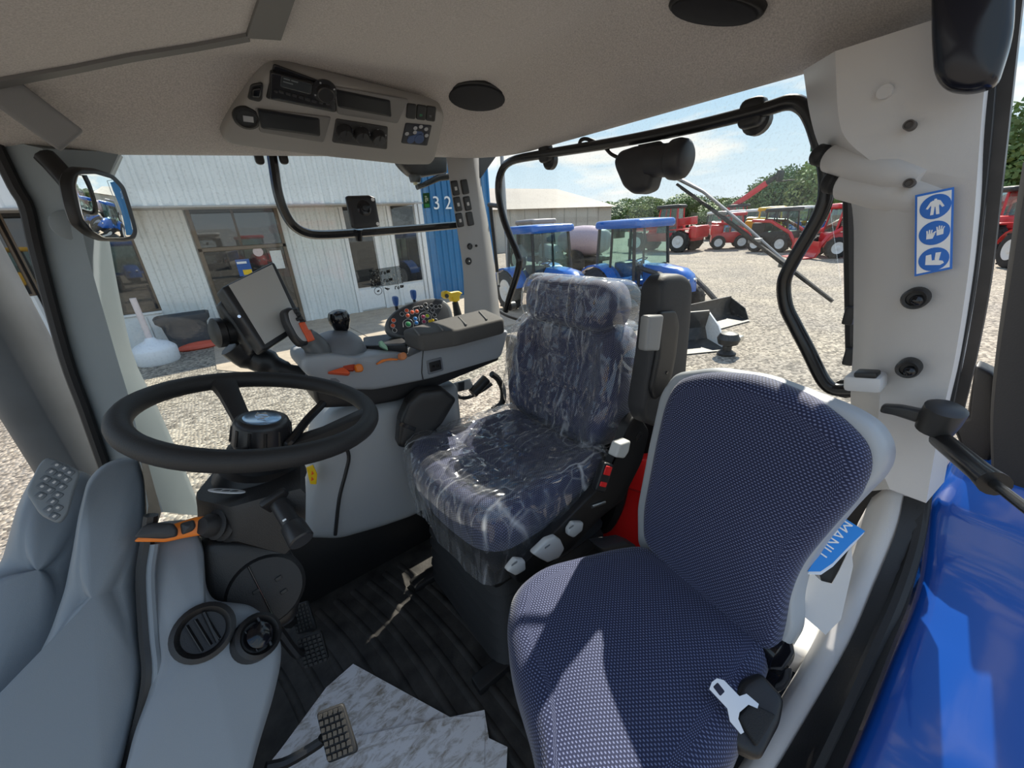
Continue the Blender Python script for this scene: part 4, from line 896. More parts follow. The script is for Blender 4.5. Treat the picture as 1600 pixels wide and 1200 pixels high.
for x, y, r_ in ((1040, 503, .016), (997, 508, .012)):
    a, b = of.uv(*zo(x, y), .008); bm = new(); pad(bm, of.at(a, b, .0082), ell(r_, r_, 20), .001, .0003); obj('tractor_symbol', bm, TB, dp)
for x, y in ((1020, 447), (1048, 440), (1074, 452), (978, 475), (1018, 468), (1076, 484)):
    a, b = of.uv(*zo(x, y), .008); bm = new(); pad(bm, of.at(a, b, .009), ell(.0065, .0065, 14), .001, .0003); obj('lamp_button', bm, mat('tick_grey', (.35, .36, .38), .4), dp)
a, b = of.uv(*zo(178, 400), .006); bm = new(); lathe(bm, of.at(a, b, .002), [(.031, 0), (.030, .006), (.024, .008), (.022, .005), (0, .005)], 26); so_ = obj('power_socket', bm, BLACK, OC)
bm = new(); fbox(bm, of.at(a, b, .0075), 0.003, 0, 0, (.022, .016, .001)); obj('socket_symbol', bm, mat('tick_grey', (.35, .36, .38), .4), so_)
q = op([(196, 225), (258, 215), (255, 300), (240, 315), (178, 300)], .003, .005, BLACK, 'lamp_switch', fl=.008); op([(205, 245), (248, 240), (244, 292), (200, 288)], .007, .006, GLOSS, 'switch_rocker', q)
# roof speakers
def cnorm(p):
    e = .01; return V(-(ceilz(p.x+e, p.y)-ceilz(p.x-e, p.y))/(2*e), -(ceilz(p.x, p.y+e)-ceilz(p.x, p.y-e))/(2*e), 1).normalized()*-1
for (cx, cy, ra, rb_), lab in (((745, 142, 48, 23), 'black oval speaker grille near the overhead console'), ((1125, 2, 74, 25), 'black oval speaker grille at the top of the roof lining')):
    p = Pc(cx, cy); fr = Frame(p, (1, 0, 0), cnorm(p)); t = thing('roof_speaker', lab, 'speaker', p, group='roof speakers')
    o_ = [fr.uv(cx+ra*math.cos(k*math.pi/14)*(1.02), cy+rb_*math.sin(k*math.pi/14)+ra*.06*math.cos(k*math.pi/14)) for k in range(28)]
    bm = new(); pad(bm, fr, o_, .024, .008, c0=-.002); obj('surround', bm, BLACK, t)
    bm = new(); pad(bm, fr, [(x*.9, y*.9) for x, y in o_], .006, .003, .006, c0=.021); obj('grille', bm, mat('speaker_cloth', (.010, .011, .016), .6, bump=.8, bscale=1500), t)

# ================================================================== mirror on the front pillar
mm = P(160, 320, Y=1.25); tgt = V(9.5, 10.5, .9); n_ = ((CAM-mm).normalized()+(tgt-mm).normalized()).normalized()
mf_ = Frame(mm, (0, 0, 1), n_)
MI = thing('rear_view_mirror', 'black framed rear-view mirror reflecting the yard', 'mirror', mm)
ho_ = fillet([mf_.uv(*p) for p in ((110, 269), (122, 261), (150, 263), (178, 273), (194, 290), (204, 321), (215, 362), (212, 374), (198, 378), (164, 377), (142, 368), (122, 351), (112, 321), (105, 285))], .01, 3)
bm = new(); pad(bm, mf_, ho_, .018, .007, 0, 4, c0=-.015); obj('housing', bm, BLACK, MI)
mo = fillet([mf_.uv(*p, .004) for p in ((121, 272), (148, 271), (174, 279), (188, 294), (198, 325), (208, 360), (204, 369), (192, 372), (163, 372), (144, 361), (130, 343), (122, 312), (117, 290))], .008, 3)
bm = new(); pad(bm, mf_, mo, .003, .001, c0=.002, inner=()); obj('mirror_glass', bm, mat('mirror_silver', (.93, .95, .95), .0, metal=1), MI)
bm = new(); tube(bm, curve([mf_(0, .0, -.03), P(112, 290, Y=1.36), P(84, 258, Y=1.40), P(70, 244, Y=1.41)], 4), [.018]*4+[.022]*9 if False else .02, 10); obj('bracket_arm', bm, BLACK, MI)

# ================================================================== window furniture
MP = thing('mount_plate', 'square black accessory mounting plate on the side window bar', 'mount', P(566, 362, Y=1.49))
fr = Frame(P(566, 332, Y=1.47), (1, 0, 0), (.1, -1, .05)); zw = lambda x, y: (470+x/4, 230+y/4)
o_ = fillet([fr.uv(*zw(*p)) for p in ((278, 312), (290, 304), (425, 300), (462, 316), (492, 488), (480, 498), (345, 512), (318, 500))], .005, 3)
bm = new(); pad(bm, fr, o_, .012, .004, .0, c0=-.006); pl_ = obj('plate', bm, mat('plate_black', (.012, .012, .014), .3), MP)
bm = new(); a, b = fr.uv(*zw(392, 382)); lathe(bm, fr.at(a, b, .005), [(.03, 0), (.02, .002), (.010, .002), (.008, .006), (0, .006)], 20); obj('boss', bm, GLOSS, pl_)
for p in ((445, 328), (476, 480)):
    bm = new(); a, b = fr.uv(*zw(*p)); lathe(bm, fr.at(a, b, .005), [(.006, 0), (.006, .0022), (0, .0022)], 14); obj('bolt_hole', bm, WHITE, pl_)
for p in ((305, 332), (338, 496)):
    bm = new(); a, b = fr.uv(*zw(*p)); lathe(bm, fr.at(a, b, .005), [(.006, 0), (.006, .002), (0, .002)], 14); obj('bolt_hole', bm, BLACK, pl_)
bm = new(); tube(bm, [P(560, 358, Y=1.49), P(561, 376, Y=1.50)], [.016, .011], 12); obj('ball_stem', bm, GLOSS, MP)
# decals on the side window
DC = thing('window_decal', 'clear decal with small hitch pictograms on the side window', 'decal', P(602, 440, Y=1.55))
fr = Frame(P(602, 440, Y=1.553), (1, 0, 0), (0, -1, 0)); dm_ = glass('decal_film', (.55, .56, .56), .02, dirt=.9)
bm = new(); pad(bm, fr, [fr.uv(*zw(*p)) for p in ((425, 768), (620, 740), (640, 850), (440, 880))], .001, .0002, inner=()); obj('film', bm, dm_, DC)
def zt(pts, n='pictogram', par=DC, m=BLACK, r=.0022):
    bm = new(); tube(bm, [fr.hit(*zw(*p), .003) for p in pts], r, 5); obj(n, bm, m, par)
for (x, y) in ((505, 785), (520, 835), (590, 878)):
    zt([(x, y+10), (x, y-8), (x+10, y-8)]); zt([(x+14, y+2), (x+20, y-8), (x+26, y+2), (x+20, y+8), (x+14, y+2)]); zt([(x+32, y-12), (x+52, y-14), (x+50, y-6), (x+34, y-2), (x+32, y-12)], r=.003)
zt([(525, 880), (555, 885), (545, 892), (525, 880)])
for cx, cy in ((460, 798), (468, 846), (484, 898)):
    zt([(cx+24*math.cos(k*math.pi/6), cy+24*math.sin(k*math.pi/6)) for k in range(13)], r=.0012); zt([(cx-6, cy+4), (cx+6, cy-2)], r=.003)
def exit_sticker(fr, poly, lab):
    t = thing('exit_sticker', lab, 'sticker', fr.o); o_ = [fr.uv(*p) for p in poly]
    bm = new(); pad(bm, fr, o_, .001, .0002, inner=()); obj('backing', bm, mat('exit_green', (.015, .11, .03), .5), t)
    c = Vector((sum(p[0] for p in o_)/4, sum(p[1] for p in o_)/4)); w = (Vector(o_[1])-Vector(o_[0])).length; h = (Vector(o_[3])-Vector(o_[0])).length
    for dx, dy, a, b in ((-.05, .26, .3, .10), (.05, .12, .45, .12), (-.12, -.02, .2, .2), (.15, .02, .2, .1)):
        bm = new(); pad(bm, fr.at(c.x+dx*w, c.y+dy*h, .001), rrect(a*w, b*h, .001, 1), .0006, .0001, inner=()); obj('running_figure', bm, mat('exit_pale', (.5, .62, .45), .5), t)
    bm = new(); pad(bm, fr.at(c.x, c.y-.33*h, .001), rrect(.7*w, .22*h, .001, 1), .0006, .0001, inner=()); obj('door_symbol', bm, mat('exit_mid', (.05, .40, .10), .5), t)
exit_sticker(Frame(P(666, 313, Y=1.553), (1, 0, 0), (0, -1, 0)), [zw(762, 288), zw(803, 284), zw(808, 378), zw(767, 382)], 'green emergency exit sticker on the side window')
exit_sticker(Frame(P(1275, 222, X=1.118), (0, -1, 0), (-1, 0, 0)), [(1268, 208), (1282, 206), (1280, 234), (1266, 237)], 'green emergency exit sticker on the rear window')
# work lamp bracket hanging outside the side window's rear corner
WL = thing('work_lamp', 'black work lamp and bracket under the roof outside the side window', 'work lamp', P(660, 262, Y=1.66))
fr = Frame(P(660, 262, Y=1.64), (1, 0, 0), (0, -1, 0))
o_ = fillet([fr.uv(*zw(*p)) for p in ((600, 40), (612, 95), (650, 140), (690, 175), (740, 190), (915, 160), (915, 40))], .01, 3); bm = new(); pad(bm, fr, o_, .06, .015, c0=-.05); obj('lamp_shell', bm, mat('lamp_black', (.014, .014, .018), .35), WL)
bm = new(); tube(bm, [P(648, 274, Y=1.62), P(649, 285, Y=1.62)], [.026, .020], 12); obj('lamp_socket', bm, BLACK, WL)
bm = new(); tube(bm, [P(649, 284, Y=1.62), P(649.5, 289, Y=1.62)], .009, 10); obj('bulb', bm, mat('bulb', (.7, .62, .4), .2), WL)
bm = new(); tube(bm, [P(651, 292, Y=1.62), P(660, 290, Y=1.62), P(685, 278, Y=1.62), P(700, 276, Y=1.62)], [.012, .010, .013, .014], 10); obj('arm', bm, TUBE, WL)

# rear wiper
WM = thing('wiper_motor', 'black rear wiper motor housing hanging inside the rear window', 'wiper motor', P(1000, 225, X=1.08))
zr = lambda x, y: (740+x/2.667, 180+y/2.667)
fr = Frame(P(1000, 265, X=1.07), (0, -1, 0), (-1, -.15, 0))
bm = new(); pad(bm, fr, fillet([fr.uv(*zr(*p)) for p in ((598, 190), (622, 150), (690, 128), (760, 130), (765, 240), (745, 312), (700, 330), (672, 328), (636, 300), (604, 222))], .012, 4), .08, .02, .004, c0=-.05); obj('housing', bm, mat('motor_black', (.020, .020, .023), .5), WM)
bm = new(); fr2 = Frame(fr(0, 0, -.01), fr.u, fr.n); pad(bm, fr2, fillet([fr2.uv(*zr(*p)) for p in ((690, 126), (785, 108), (802, 120), (800, 140), (756, 165), (756, 240), (740, 240), (745, 140))], .006, 3), .04, .008, c0=-.02); obj('cover_flange', bm, BLACK, WM)
a = P(*zr(752, 192), X=1.07); b = P(*zr(880, 182), X=1.07); n2 = (b-a).normalized(); L = (b-a).length
bm = new(); lathe(bm, Frame(a, (0, 0, 1), n2), [(.040, -.01), (.041, L*.55), (.048, L*.62), (.050, L*.8), (.046, L), (.036, L+.008), (0, L+.010)], 28); obj('motor_can', bm, mat('motor_black', (.020, .020, .023), .5), WM)
bm = new(); tube(bm, curve([P(x, y, X=1.085) for x, y in ((905, 226), (908, 219), (916, 217), (930, 222), (945, 230), (955, 240), (968, 247))], 4), .006, 6); obj('cable', bm, RUB, WM)
WP = thing('wiper', 'long wiper arm and blade slanting across the rear window', 'wiper', P(1050, 275, X=1.15))
SIL = mat('wiper_silver', (.30, .30, .30), .35, metal=.5)
bm = new(); tube(bm, [P(1040, 268, X=1.16), P(1062, 280, X=1.16), P(1100, 300, X=1.16), P(1170, 358, X=1.16), P(1226, 408, X=1.16)], [.012, .012, .009, .007, .006], 8, flat=.5); obj('arm', bm, SIL, WP)
bm = new(); tube(bm, [P(1058, 288, X=1.15), P(1130, 340, X=1.15), P(1240, 424, X=1.15), P(1301, 471, X=1.15)], [.006, .009, .009, .007], 8, flat=.6); obj('blade', bm, RUB, WP)
bm = new(); tube(bm, [P(1064, 293, X=1.158), P(1160, 362, X=1.158), P(1200, 392, X=1.158)], .004, 6); obj('blade_rail', bm, SIL, WP)
for x, y in ((1128, 334), (1180, 376), (1228, 414)):
    bm = new(); box(bm, P(x, y, X=1.155), (.02, .03, .012), bev=.003); obj('clip', bm, SIL, WP)
# inner door lever and gas strut
zd = lambda x, y: (1200+x/2.4, 350+y/2.4)
DL = thing('door_lever', 'dark door release lever fixed to the light pillar', 'lever', P(1470, 650, X=.86))
fr = Frame(P(1430, 645, X=.845), (0, -1, 0), (-1, 0, .1))
bm = new(); o_ = [fr.uv(*zd(*p)) for p in ((420, 702), (430, 675), (500, 679), (620, 704), (660, 696), (680, 720), (655, 748), (600, 754), (470, 712))]; pad(bm, fr, fillet(o_, .004, 3), .022, .007, c0=-.01); obj('lever_arm', bm, mat('lever_dark', (.035, .034, .033), .4), DL)
bm = new(); lathe(bm, Frame(P(*zd(655, 715), X=.83), (1, 0, 0), (-.2, -.1, 1)), [(.022, -.03), (.024, -.01), (.024, .012), (.018, .016), (0, .016)], 20); obj('pivot', bm, mat('lever_dark', (.035, .034, .033), .4), DL)
GS = thing('door_strut', 'black gas strut running from the pillar towards the open door', 'gas strut', P(1456, 673, X=.87))
bm = new(); lathe(bm, Frame(P(1456, 673, X=.86), (1, 0, 0), (-1, 0, 0)), [(.012, -.015), (.014, .0), (.014, .008), (.008, .012), (0, .012)], 16); obj('ball_joint', bm, mat('joint_bronze', (.25, .18, .13), .3, metal=1), GS)
p0_, p1_, p2_ = P(1464, 682, X=.84), P(1554, 756, X=.70), P(1640, 822, X=.60)
bm = new(); tube(bm, [p0_, p0_.lerp(p1_, .08), p0_.lerp(p1_, .8), p1_], [.008, .0135, .0135, .016], 14); obj('cylinder', bm, mat('strut_black', (.02, .019, .019), .3), GS)
bm = new(); tube(bm, [p1_, p2_], .006, 10); obj('rod', bm, mat('rod_dark', (.06, .06, .06), .2, metal=.6), GS)

# ================================================================== right-hand trim and armrest console
RT = tag(group_struct('trim_6', (.3, 1.2, .3)), 'grey wheel-arch moulding under the armrest console')
fr = Frame(P(580, 740, Y=1.22), (1, 0, 0), (-.12, -1, .1))
o_ = fillet([fr.uv(*p) for p in ((472, 848), (474, 800), (482, 740), (496, 680), (516, 648), (560, 634), (640, 622), (720, 600), (730, 700), (700, 782), (650, 812), (600, 830), (530, 850))], .03, 4)
bm = new(); pad(bm, fr, o_, .28, .05, .01, 5, (.8, .55, .3), c0=-.28); obj('moulding', bm, mat('moulding_grey', (.34, .355, .37), .42, bump=.12, bscale=900), RT)
bm = new(); tube(bm, curve([fr.hit(x, y, .008) for x, y in ((512, 668), (534, 690), (545, 712), (540, 740), (530, 780), (524, 836))], 5), .006, 8); obj('seam', bm, BLACK, RT)
bm = new(); f2 = fr.at(0, 0, 0); pad(bm, Frame(fr.hit(487, 742, .012), fr.u, (-.5, -.85, .1)), fillet([(-.012, -.03), (.006, -.035), (.018, .0), (.014, .035), (-.008, .03)], .002), .003, .001); ws = obj('warning_label', bm, YEL, RT)
for q in ((-.002, -.012), (.004, .008)):
    bm = new(); pad(bm, Frame(fr.hit(487, 742, .012), fr.u, (-.5, -.85, .1)).at(q[0], q[1], .003), fillet([(-.004, -.008), (.006, -.004), (.002, .008)], .001), .0006, .0002, inner=()); obj('warning_mark', bm, mat('warn_orange', (.75, .10, .01), .5), ws)
AC = thing('armrest_console', 'grey control armrest with joystick, keypad and padded elbow rest', 'control console', V(.45, 1.26, .6))
za = lambda x, y: (440+x/4.21, 440+y/4.21)
af_ = Frame(P(620, 575, Y=1.17), (1, 0, 0), (0, -1, .02))
o_ = fillet([af_.uv(*za(*p)) for p in ((132, 500), (136, 590), (200, 640), (300, 688), (480, 718), (620, 720), (760, 694), (1000, 640), (1455, 498), (1506, 318), (930, 448), (860, 500), (800, 470), (640, 480), (480, 500), (300, 478))], .02, 4)
bm = new(); pad(bm, af_, o_, .20, .02, .004, 4, (.8, .5, .25), c0=-.20); obj('console_body', bm, mat('console_body_grey', (.34, .36, .385), .42, bump=.1, bscale=900), AC, smooth=60)
o_ = fillet([af_.uv(*za(*p)) for p in ((215, 690), (480, 705), (620, 708), (760, 682), (1000, 630), (1450, 490), (1460, 520), (1040, 700), (900, 745), (790, 800), (620, 830), (260, 850), (230, 790))], .015, 3)
bm = new(); pad(bm, af_.at(0, 0, -.02), o_, .16, .015, c0=-.16); obj('under_shell', bm, BLACK, AC)
bm = new(); a, b = af_.uv(*za(1005, 552)); pad(bm, af_.at(a, b, .003), rrect(.058, .050, .006), .004, .002); q = obj('side_switch', bm, CONS, AC)
bm = new(); pad(bm, af_.at(a, b, .006), rrect(.044, .034, .004), .004, .002); obj('switch_rocker', bm, BLACK, q)
for s_ in (-.008, .008):
    bm = new(); lathe(bm, af_.at(a+s_, b, .009), [(.006, 0), (.005, .002), (0, .002)], 10); obj('switch_dot', bm, GLOSS, q)
bm = new(); tube(bm, [af_.hit(*za(x, y), .004) for x, y in ((932, 450), (925, 520), (922, 600), (932, 652))], .0018, 6); obj('panel_seam', bm, BLACK, AC)
# padded elbow rest
ptop = [P(*za(x, y), Z=.955) for x, y in ((786, 318), (905, 352), (1140, 318), (1462, 240), (1455, 228), (1335, 178), (1100, 232), (960, 268))]
ef = Frame(sum(ptop, V(0, 0, 0))/len(ptop)-V(0, 0, .055), (1, 0, 0), (0, 0, 1))
eo = fillet([((q-ef.o).dot(ef.u), (q-ef.o).dot(ef.v)) for q in ptop], .02, 4)
bm = new(); pad(bm, ef, eo, .055, .012, .004, 4); el = obj('elbow_pad', bm, mat('elbow_black', (.085, .08, .075), .75, bump=.3, bscale=500), AC)
for (x0, y0, x1, y1) in ((870, 310, 905, 350), (1030, 285, 1060, 318), (1165, 232, 1215, 285), (1300, 196, 1350, 250)):
    bm = new(); tube(bm, [P(*za(x0, y0), Z=.959), P(*za(x1, y1), Z=.959)], .003, 6); obj('stitch_seam', bm, mat('seam_pale', (.16, .15, .14), .7), el)
# keypad panel
kf_ = Frame(P(655, 495, Y=1.30), (1, 0, 0), (-.12, -.86, .5))
ko_ = fillet([kf_.uv(*za(*p)) for p in ((680, 300), (688, 252), (735, 196), (820, 148), (920, 114), (1010, 104), (1072, 120), (1112, 160), (1132, 232), (1120, 300), (850, 376), (750, 364), (698, 336))], .02, 4)
bm = new(); pad(bm, kf_, ko_, .03, .008, 0, 4, c0=-.03); kb = obj('keypad_panel', bm, mat('keypad_body', (.13, .14, .15), .45), AC)
kc = (sum(p[0] for p in ko_)/len(ko_), sum(p[1] for p in ko_)/len(ko_))
bm = new(); pad(bm, kf_, [(kc[0]+(x-kc[0])*.9, kc[1]+(y-kc[1])*.88) for x, y in ko_], .002, .001, c0=.0); obj('keypad_face', bm, mat('keypad_face', (.045, .048, .055), .45), kb)
CB = mat('key_black', (.018, .018, .02), .4); KR = mat('key_red', (.75, .10, .03), .4)
RINGW = mat('key_ring', (.55, .55, .55), .5)
for m_, pts in ((KR, ((736, 257), (731, 292), (822, 193), (829, 226), (858, 204), (889, 199))), (CB, ((743, 323), (792, 216), (918, 173), (947, 153), (954, 182), (986, 160), (992, 192), (1014, 168), (1040, 165), (1005, 222), (1012, 257))),
                (GREEN, ((832, 282),)), (mat('key_blue', (.02, .20, .55), .4), ((878, 246), (885, 274))), (mat('key_lime', (.45, .55, .02), .4), ((958, 228),)), (YEL, ((975, 264), (992, 258))), (mat('key_plum', (.35, .03, .10), .4), ((930, 234), (936, 266)))):
    for x, y in pts:
        a, b = kf_.uv(*za(x, y)); rr_ = .0068 if m_ is not GREEN else .009
        bm = new(); lathe(bm, kf_.at(a, b, .002), [(rr_*1.22, 0), (rr_*1.22, .0012), (rr_, .0014)], 16); k_ = obj('key_surround', bm, RINGW, kb)
        bm = new(); lathe(bm, kf_.at(a, b, .002), [(rr_, 0), (rr_*.96, .003), (rr_*.7, .004), (0, .004)], 16); obj('key', bm, m_, k_)
for ring in ([(800, 300), (800, 265), (830, 245), (862, 262), (868, 300)], [(905, 262), (905, 220), (940, 200), (980, 215), (985, 255)], [(868, 190), (866, 172), (905, 160)]):
    bm = new(); tube(bm, curve([kf_.hit(*za(*p), .003) for p in ring], 5), .0012, 5); obj('printed_line', bm, RINGW, kb)
# joystick
jm = mat('joystick_grey', (.10, .105, .11), .4)
jz = lambda x, y: (320+x/3.2, 380+y/3.2)
jf = Frame(P(*jz(465, 415), Y=1.22), (0, 0, 1), (.45, -.84, .30))
jo = fillet([jf.uv(*jz(*p)) for p in ((396, 335), (420, 316), (452, 326), (500, 395), (538, 480), (530, 504), (490, 514), (452, 474), (408, 390))], .012, 4)
bm = new(); pad(bm, jf, jo, .034, .010, .003, 4, c0=-.03); jh = obj('joystick_head', bm, mat('joystick_black', (.03, .03, .033), .4), AC)
jc = (sum(p[0] for p in jo)/len(jo), sum(p[1] for p in jo)/len(jo))
bm = new(); pad(bm, jf, [(jc[0]+(x-jc[0])*.82, jc[1]+(y-jc[1])*.82) for x, y in jo], .003, .001, c0=.006); obj('button_plate', bm, mat('plate_pale', (.42, .42, .42), .4), jh)
for x, y, w, h, m_ in ((445, 345, .012, .014, BLACK), (458, 362, .014, .012, BLACK), (468, 380, .012, .012, BLACK), (478, 395, .014, .010, BLACK), (455, 385, .010, .010, BLACK), (484, 425, .018, .030, REDOR), (510, 468, .022, .032, REDOR), (492, 450, .012, .012, REDOR)):
    a, b = jf.uv(*jz(x, y)); bm = new(); pad(bm, jf.at(a, b, .008), rrect(h, w, .004), .006, .002, .001); obj('joystick_button', bm, m_, jh)
bm = new(); tube(bm, curve([P(*jz(500, 470), Y=1.235), P(*jz(540, 500), Y=1.235), P(*jz(572, 545), Y=1.23), P(*jz(588, 590), Y=1.22)], 4), [.030, .030, .031, .031, .032, .033, .034, .034, .034, .033, .033, .033, .033], 16); obj('joystick_neck', bm, jm, AC)
bm = new(); lathe(bm, Frame(P(*jz(590, 590), Y=1.225), (1, 0, 0), (-.15, 0, 1)), [(.058, -.06), (.052, -.01), (.043, .012), (.036, .016), (0, .016)], 26); obj('joystick_boot', bm, CONS, AC)
bm = new(); lathe(bm, Frame(P(*jz(660, 540), Y=1.29), (1, 0, 0), (0, -.1, 1)), [(.092, -.04), (.090, .0), (.080, .030), (.058, .052), (.028, .062), (0, .064)], 32); obj('domed_cover', bm, CONS, AC)
bm = new(); a = P(*jz(688, 435), Y=1.31); tube(bm, [a-V(0, 0, .05), a+V(0, 0, .0)], .009, 10); kbk = obj('knob_stem', bm, BLACK, AC)
bm = new(); lathe(bm, Frame(a, (1, 0, 0), (-.05, 0, 1)), [(.016, -.004), (.023, .006), (.0325, .030), (.033, .045), (.027, .060), (.012, .066), (0, .067)], 20); obj('knob', bm, GLOSS, kbk)
# orange throttle and hand lever, green latch, small tray
def apoly(pts, y, t, m, name, n=(0, -1, .3), r=.004):
    f_ = Frame(P(*za(*pts[0]), Y=y), (1, 0, 0), n); bm = new(); pad(bm, f_, fillet([f_.uv(*za(*p)) for p in pts], .004, 3), t, r, c0=-t*.5); return obj(name, bm, m, AC)
apoly([(300, 602), (400, 568), (418, 575), (452, 606), (440, 614)], 1.165, .02, REDOR, 'throttle_wedge', (0, -.8, .6))
apoly([(388, 555), (480, 548), (500, 570), (470, 590), (420, 590)], 1.18, .02, mat('throttle_dark', (.45, .05, .015), .45), 'throttle_slot', (0, -.8, .6))
apoly([(482, 552), (500, 540), (522, 546), (534, 575), (525, 595), (490, 596)], 1.15, .03, ORANGE, 'throttle_knob')
apoly([(622, 540), (660, 512), (720, 503), (766, 508), (764, 518), (700, 516), (660, 524), (628, 548)], 1.155, .012, ORANGE, 'hand_throttle_scale')
apoly([(772, 478), (790, 464), (812, 472), (818, 500), (800, 518), (776, 512)], 1.145, .03, mat('orange_dusty', (.62, .22, .08), .5), 'hand_throttle_knob')
apoly([(640, 395), (655, 388), (690, 425), (698, 455), (668, 440), (645, 425)], 1.235, .02, mat('mint_green', (.35, .62, .42), .4), 'latch')
bm = new(); f_ = Frame(P(*za(650, 440), Z=.885), (1, 0, 0), (0, 0, 1)); pad(bm, f_, fillet([f_.uv(*za(*p)) for p in ((545, 410), (760, 380), (830, 440), (830, 470), (545, 472))], .01, 3), .03, .006, c0=-.004); obj('tray', bm, mat('tray_dark', (.02, .021, .022), .5), AC)
# display on its arm
DM = thing('display_monitor', 'black touch-screen monitor on a curved arm beside the joystick', 'monitor', P(440, 590, Y=1.25))
mf2 = Frame(P(410, 478, Y=1.27), P(425, 412, Y=1.27)-P(358, 447, Y=1.27), (.42, -.80, .42))
so_ = [mf2.uv(*jz(*p)) for p in ((118, 212), (334, 108), (468, 400), (300, 506))]
mo_ = [mf2.uv(*jz(*p)) for p in ((86, 218), (346, 88), (500, 392), (486, 420), (312, 532), (292, 532))]
bm = new(); pad(bm, mf2, fillet(mo_, .008, 3), .045, .008, 0, c0=-.045); mb = obj('housing', bm, mat('monitor_black', (.020, .021, .024), .42), DM)
bm = new(); pad(bm, mf2, so_, .003, .001, c0=.0005, inner=()); obj('screen', bm, mat('screen_sky_sheen', (.50, .50, .48), .35, coat=.3), mb)  # pale base colour stands in for sky reflected in the screen
bk_ = [((x-0)*.9-.02, y*.9) for x, y in mo_]
bm = new(); pad(bm, mf2, fillet([(x*.82-.015, y*.84-.005) for x, y in mo_], .02, 3), .04, .015, c0=-.085); obj('rear_housing', bm, BLACK, mb)
bm = new(); a, b = mf2.uv(*jz(172, 366), -.01); lathe(bm, Frame(P(*jz(172, 366), Y=1.225), (1, 0, 0), (-.2, -.9, .1)), [(.004, -.01), (.004, .0), (0, .0)], 12); obj('maker_badge', bm, CHROME, mb)
bm = new(); lathe(bm, Frame(P(*jz(95, 445), Y=1.30), (1, 0, 0), (-.9, -.3, .1)), [(.035, -.04), (.035, 0), (.040, .004), (.040, .02), (.03, .026), (0, .026)], 20); obj('clamp_knob', bm, BLACK, DM)
bm = new(); tube(bm, curve([P(*jz(150, 500), Y=1.32), P(*jz(230, 560), Y=1.32), P(*jz(320, 600), Y=1.30), P(*jz(400, 640), Y=1.28), P(*jz(500, 655), Y=1.27)], 4), [.045]*5+[.038]*4+[.030]*4+[.024]*4, 12); obj('arm', bm, BLACK, DM)
# spool levers, yellow handle
for (x, y), lab in (((619, 471), 'blue spool lever tip beside the mounting decal'), ((647, 461), 'taller blue spool lever tip above the button panel')):
    t = thing('spool_lever', lab, 'lever', P(x+6, y+35, Y=1.38)); a = P(x, y+7, Y=1.38); b = P(x-2, y-8, Y=1.38)
    bm = new(); tube(bm, [P(x+8, y+40, Y=1.38), a], .006, 8); obj('stem', bm, BLACK, t)
    bm = new(); tube(bm, curve([a, a.lerp(b, .3), a.lerp(b, .8), b], 3), [.009, .012, .014, .015, .016, .017, .017, .016, .015, .009], 12, flat=.6); obj('tip', bm, BLUEP, t)
YH = thing('quick_release_handle', 'yellow T-shaped handle in front of the rear corner pillar', 'handle', P(716, 500, Y=1.40))
bm = new(); tube(bm, [P(718, 505, Y=1.40), P(711, 472, Y=1.40)], [.020, .012], 10); obj('stem', bm, BLACK, YH)
f_ = Frame(P(705, 462, Y=1.395), (1, 0, 0), (.1, -1, .1))
bm = new(); pad(bm, f_, fillet([f_.uv(*zw(*p)) for p in ((886, 905), (900, 895), (920, 905), (978, 898), (1002, 912), (985, 930), (985, 958), (965, 968), (940, 962), (930, 938), (905, 948), (886, 935))], .004, 3), .03, .008, c0=-.015); g_ = obj('grip', bm, YEL, YH)
bm = new(); a, b = f_.uv(*zw(900, 930)); lathe(bm, f_.at(a, b, .014), [(.009, 0), (.008, .003), (0, .003)], 14); obj('grip_hole', bm, BLACK, g_)
# seat-side support and hoses under the console
SP = thing('console_support', 'black curved support bracket between seat and armrest console', 'bracket', P(650, 690, Y=1.15))
f_ = Frame(P(655, 650, Y=1.13), (1, 0, 0), (-.2, -1, .1)); bm = new(); pad(bm, f_, fillet([f_.uv(*p) for p in ((620, 696), (624, 655), (636, 626), (655, 609), (692, 606), (712, 622), (690, 660), (660, 690), (640, 700))], .012, 4), .07, .015, c0=-.05); obj('bracket_shell', bm, BLACK, SP)
bm = new(); f3_ = f_.at(0, 0, .02); pad(bm, f3_, [f3_.uv(*p) for p in ((624, 658), (650, 668), (648, 674), (622, 664))], .003, .001, inner=()); obj('slot', bm, GLOSS, SP)
for i, (lab, pts, r_) in enumerate((('thick black hose curving behind the seat backrest', ((768, 584), (778, 592), (786, 610), (784, 630), (770, 640)), .014), ('thin black hose looping under the armrest console', ((700, 610), (725, 622), (750, 612), (768, 600)), .008))):
    bm = new(); tube(bm, curve([P(x, y, Y=1.30) for x, y in pts], 5), r_, 8); tag(obj('hose', bm, RUB, None), lab, 'hose', 'hoses under the console')
VB = thing('valve_bracket', 'silver valve bracket with black coupling under the armrest console', 'bracket', P(725, 620, Y=1.28))
f_ = Frame(P(720, 605, Y=1.28), (1, 0, 0), (0, -1, .3)); bm = new(); pad(bm, f_, [f_.uv(*p) for p in ((698, 602), (735, 592), (742, 606), (700, 616))], .02, .003, c0=-.02); obj('plate', bm, mat('zinc', (.45, .44, .42), .4, metal=.7), VB)
bm = new(); tube(bm, [P(738, 615, Y=1.27), P(760, 592, Y=1.27)], .022, 12); obj('coupling', bm, BLACK, VB)
bm = new(); f4 = f_.at(0, 0, .004); pad(bm, f4, [f4.uv(*p) for p in ((716, 598), (724, 596), (724, 610), (716, 612))], .01, .002); obj('clip', bm, BLACK, VB)
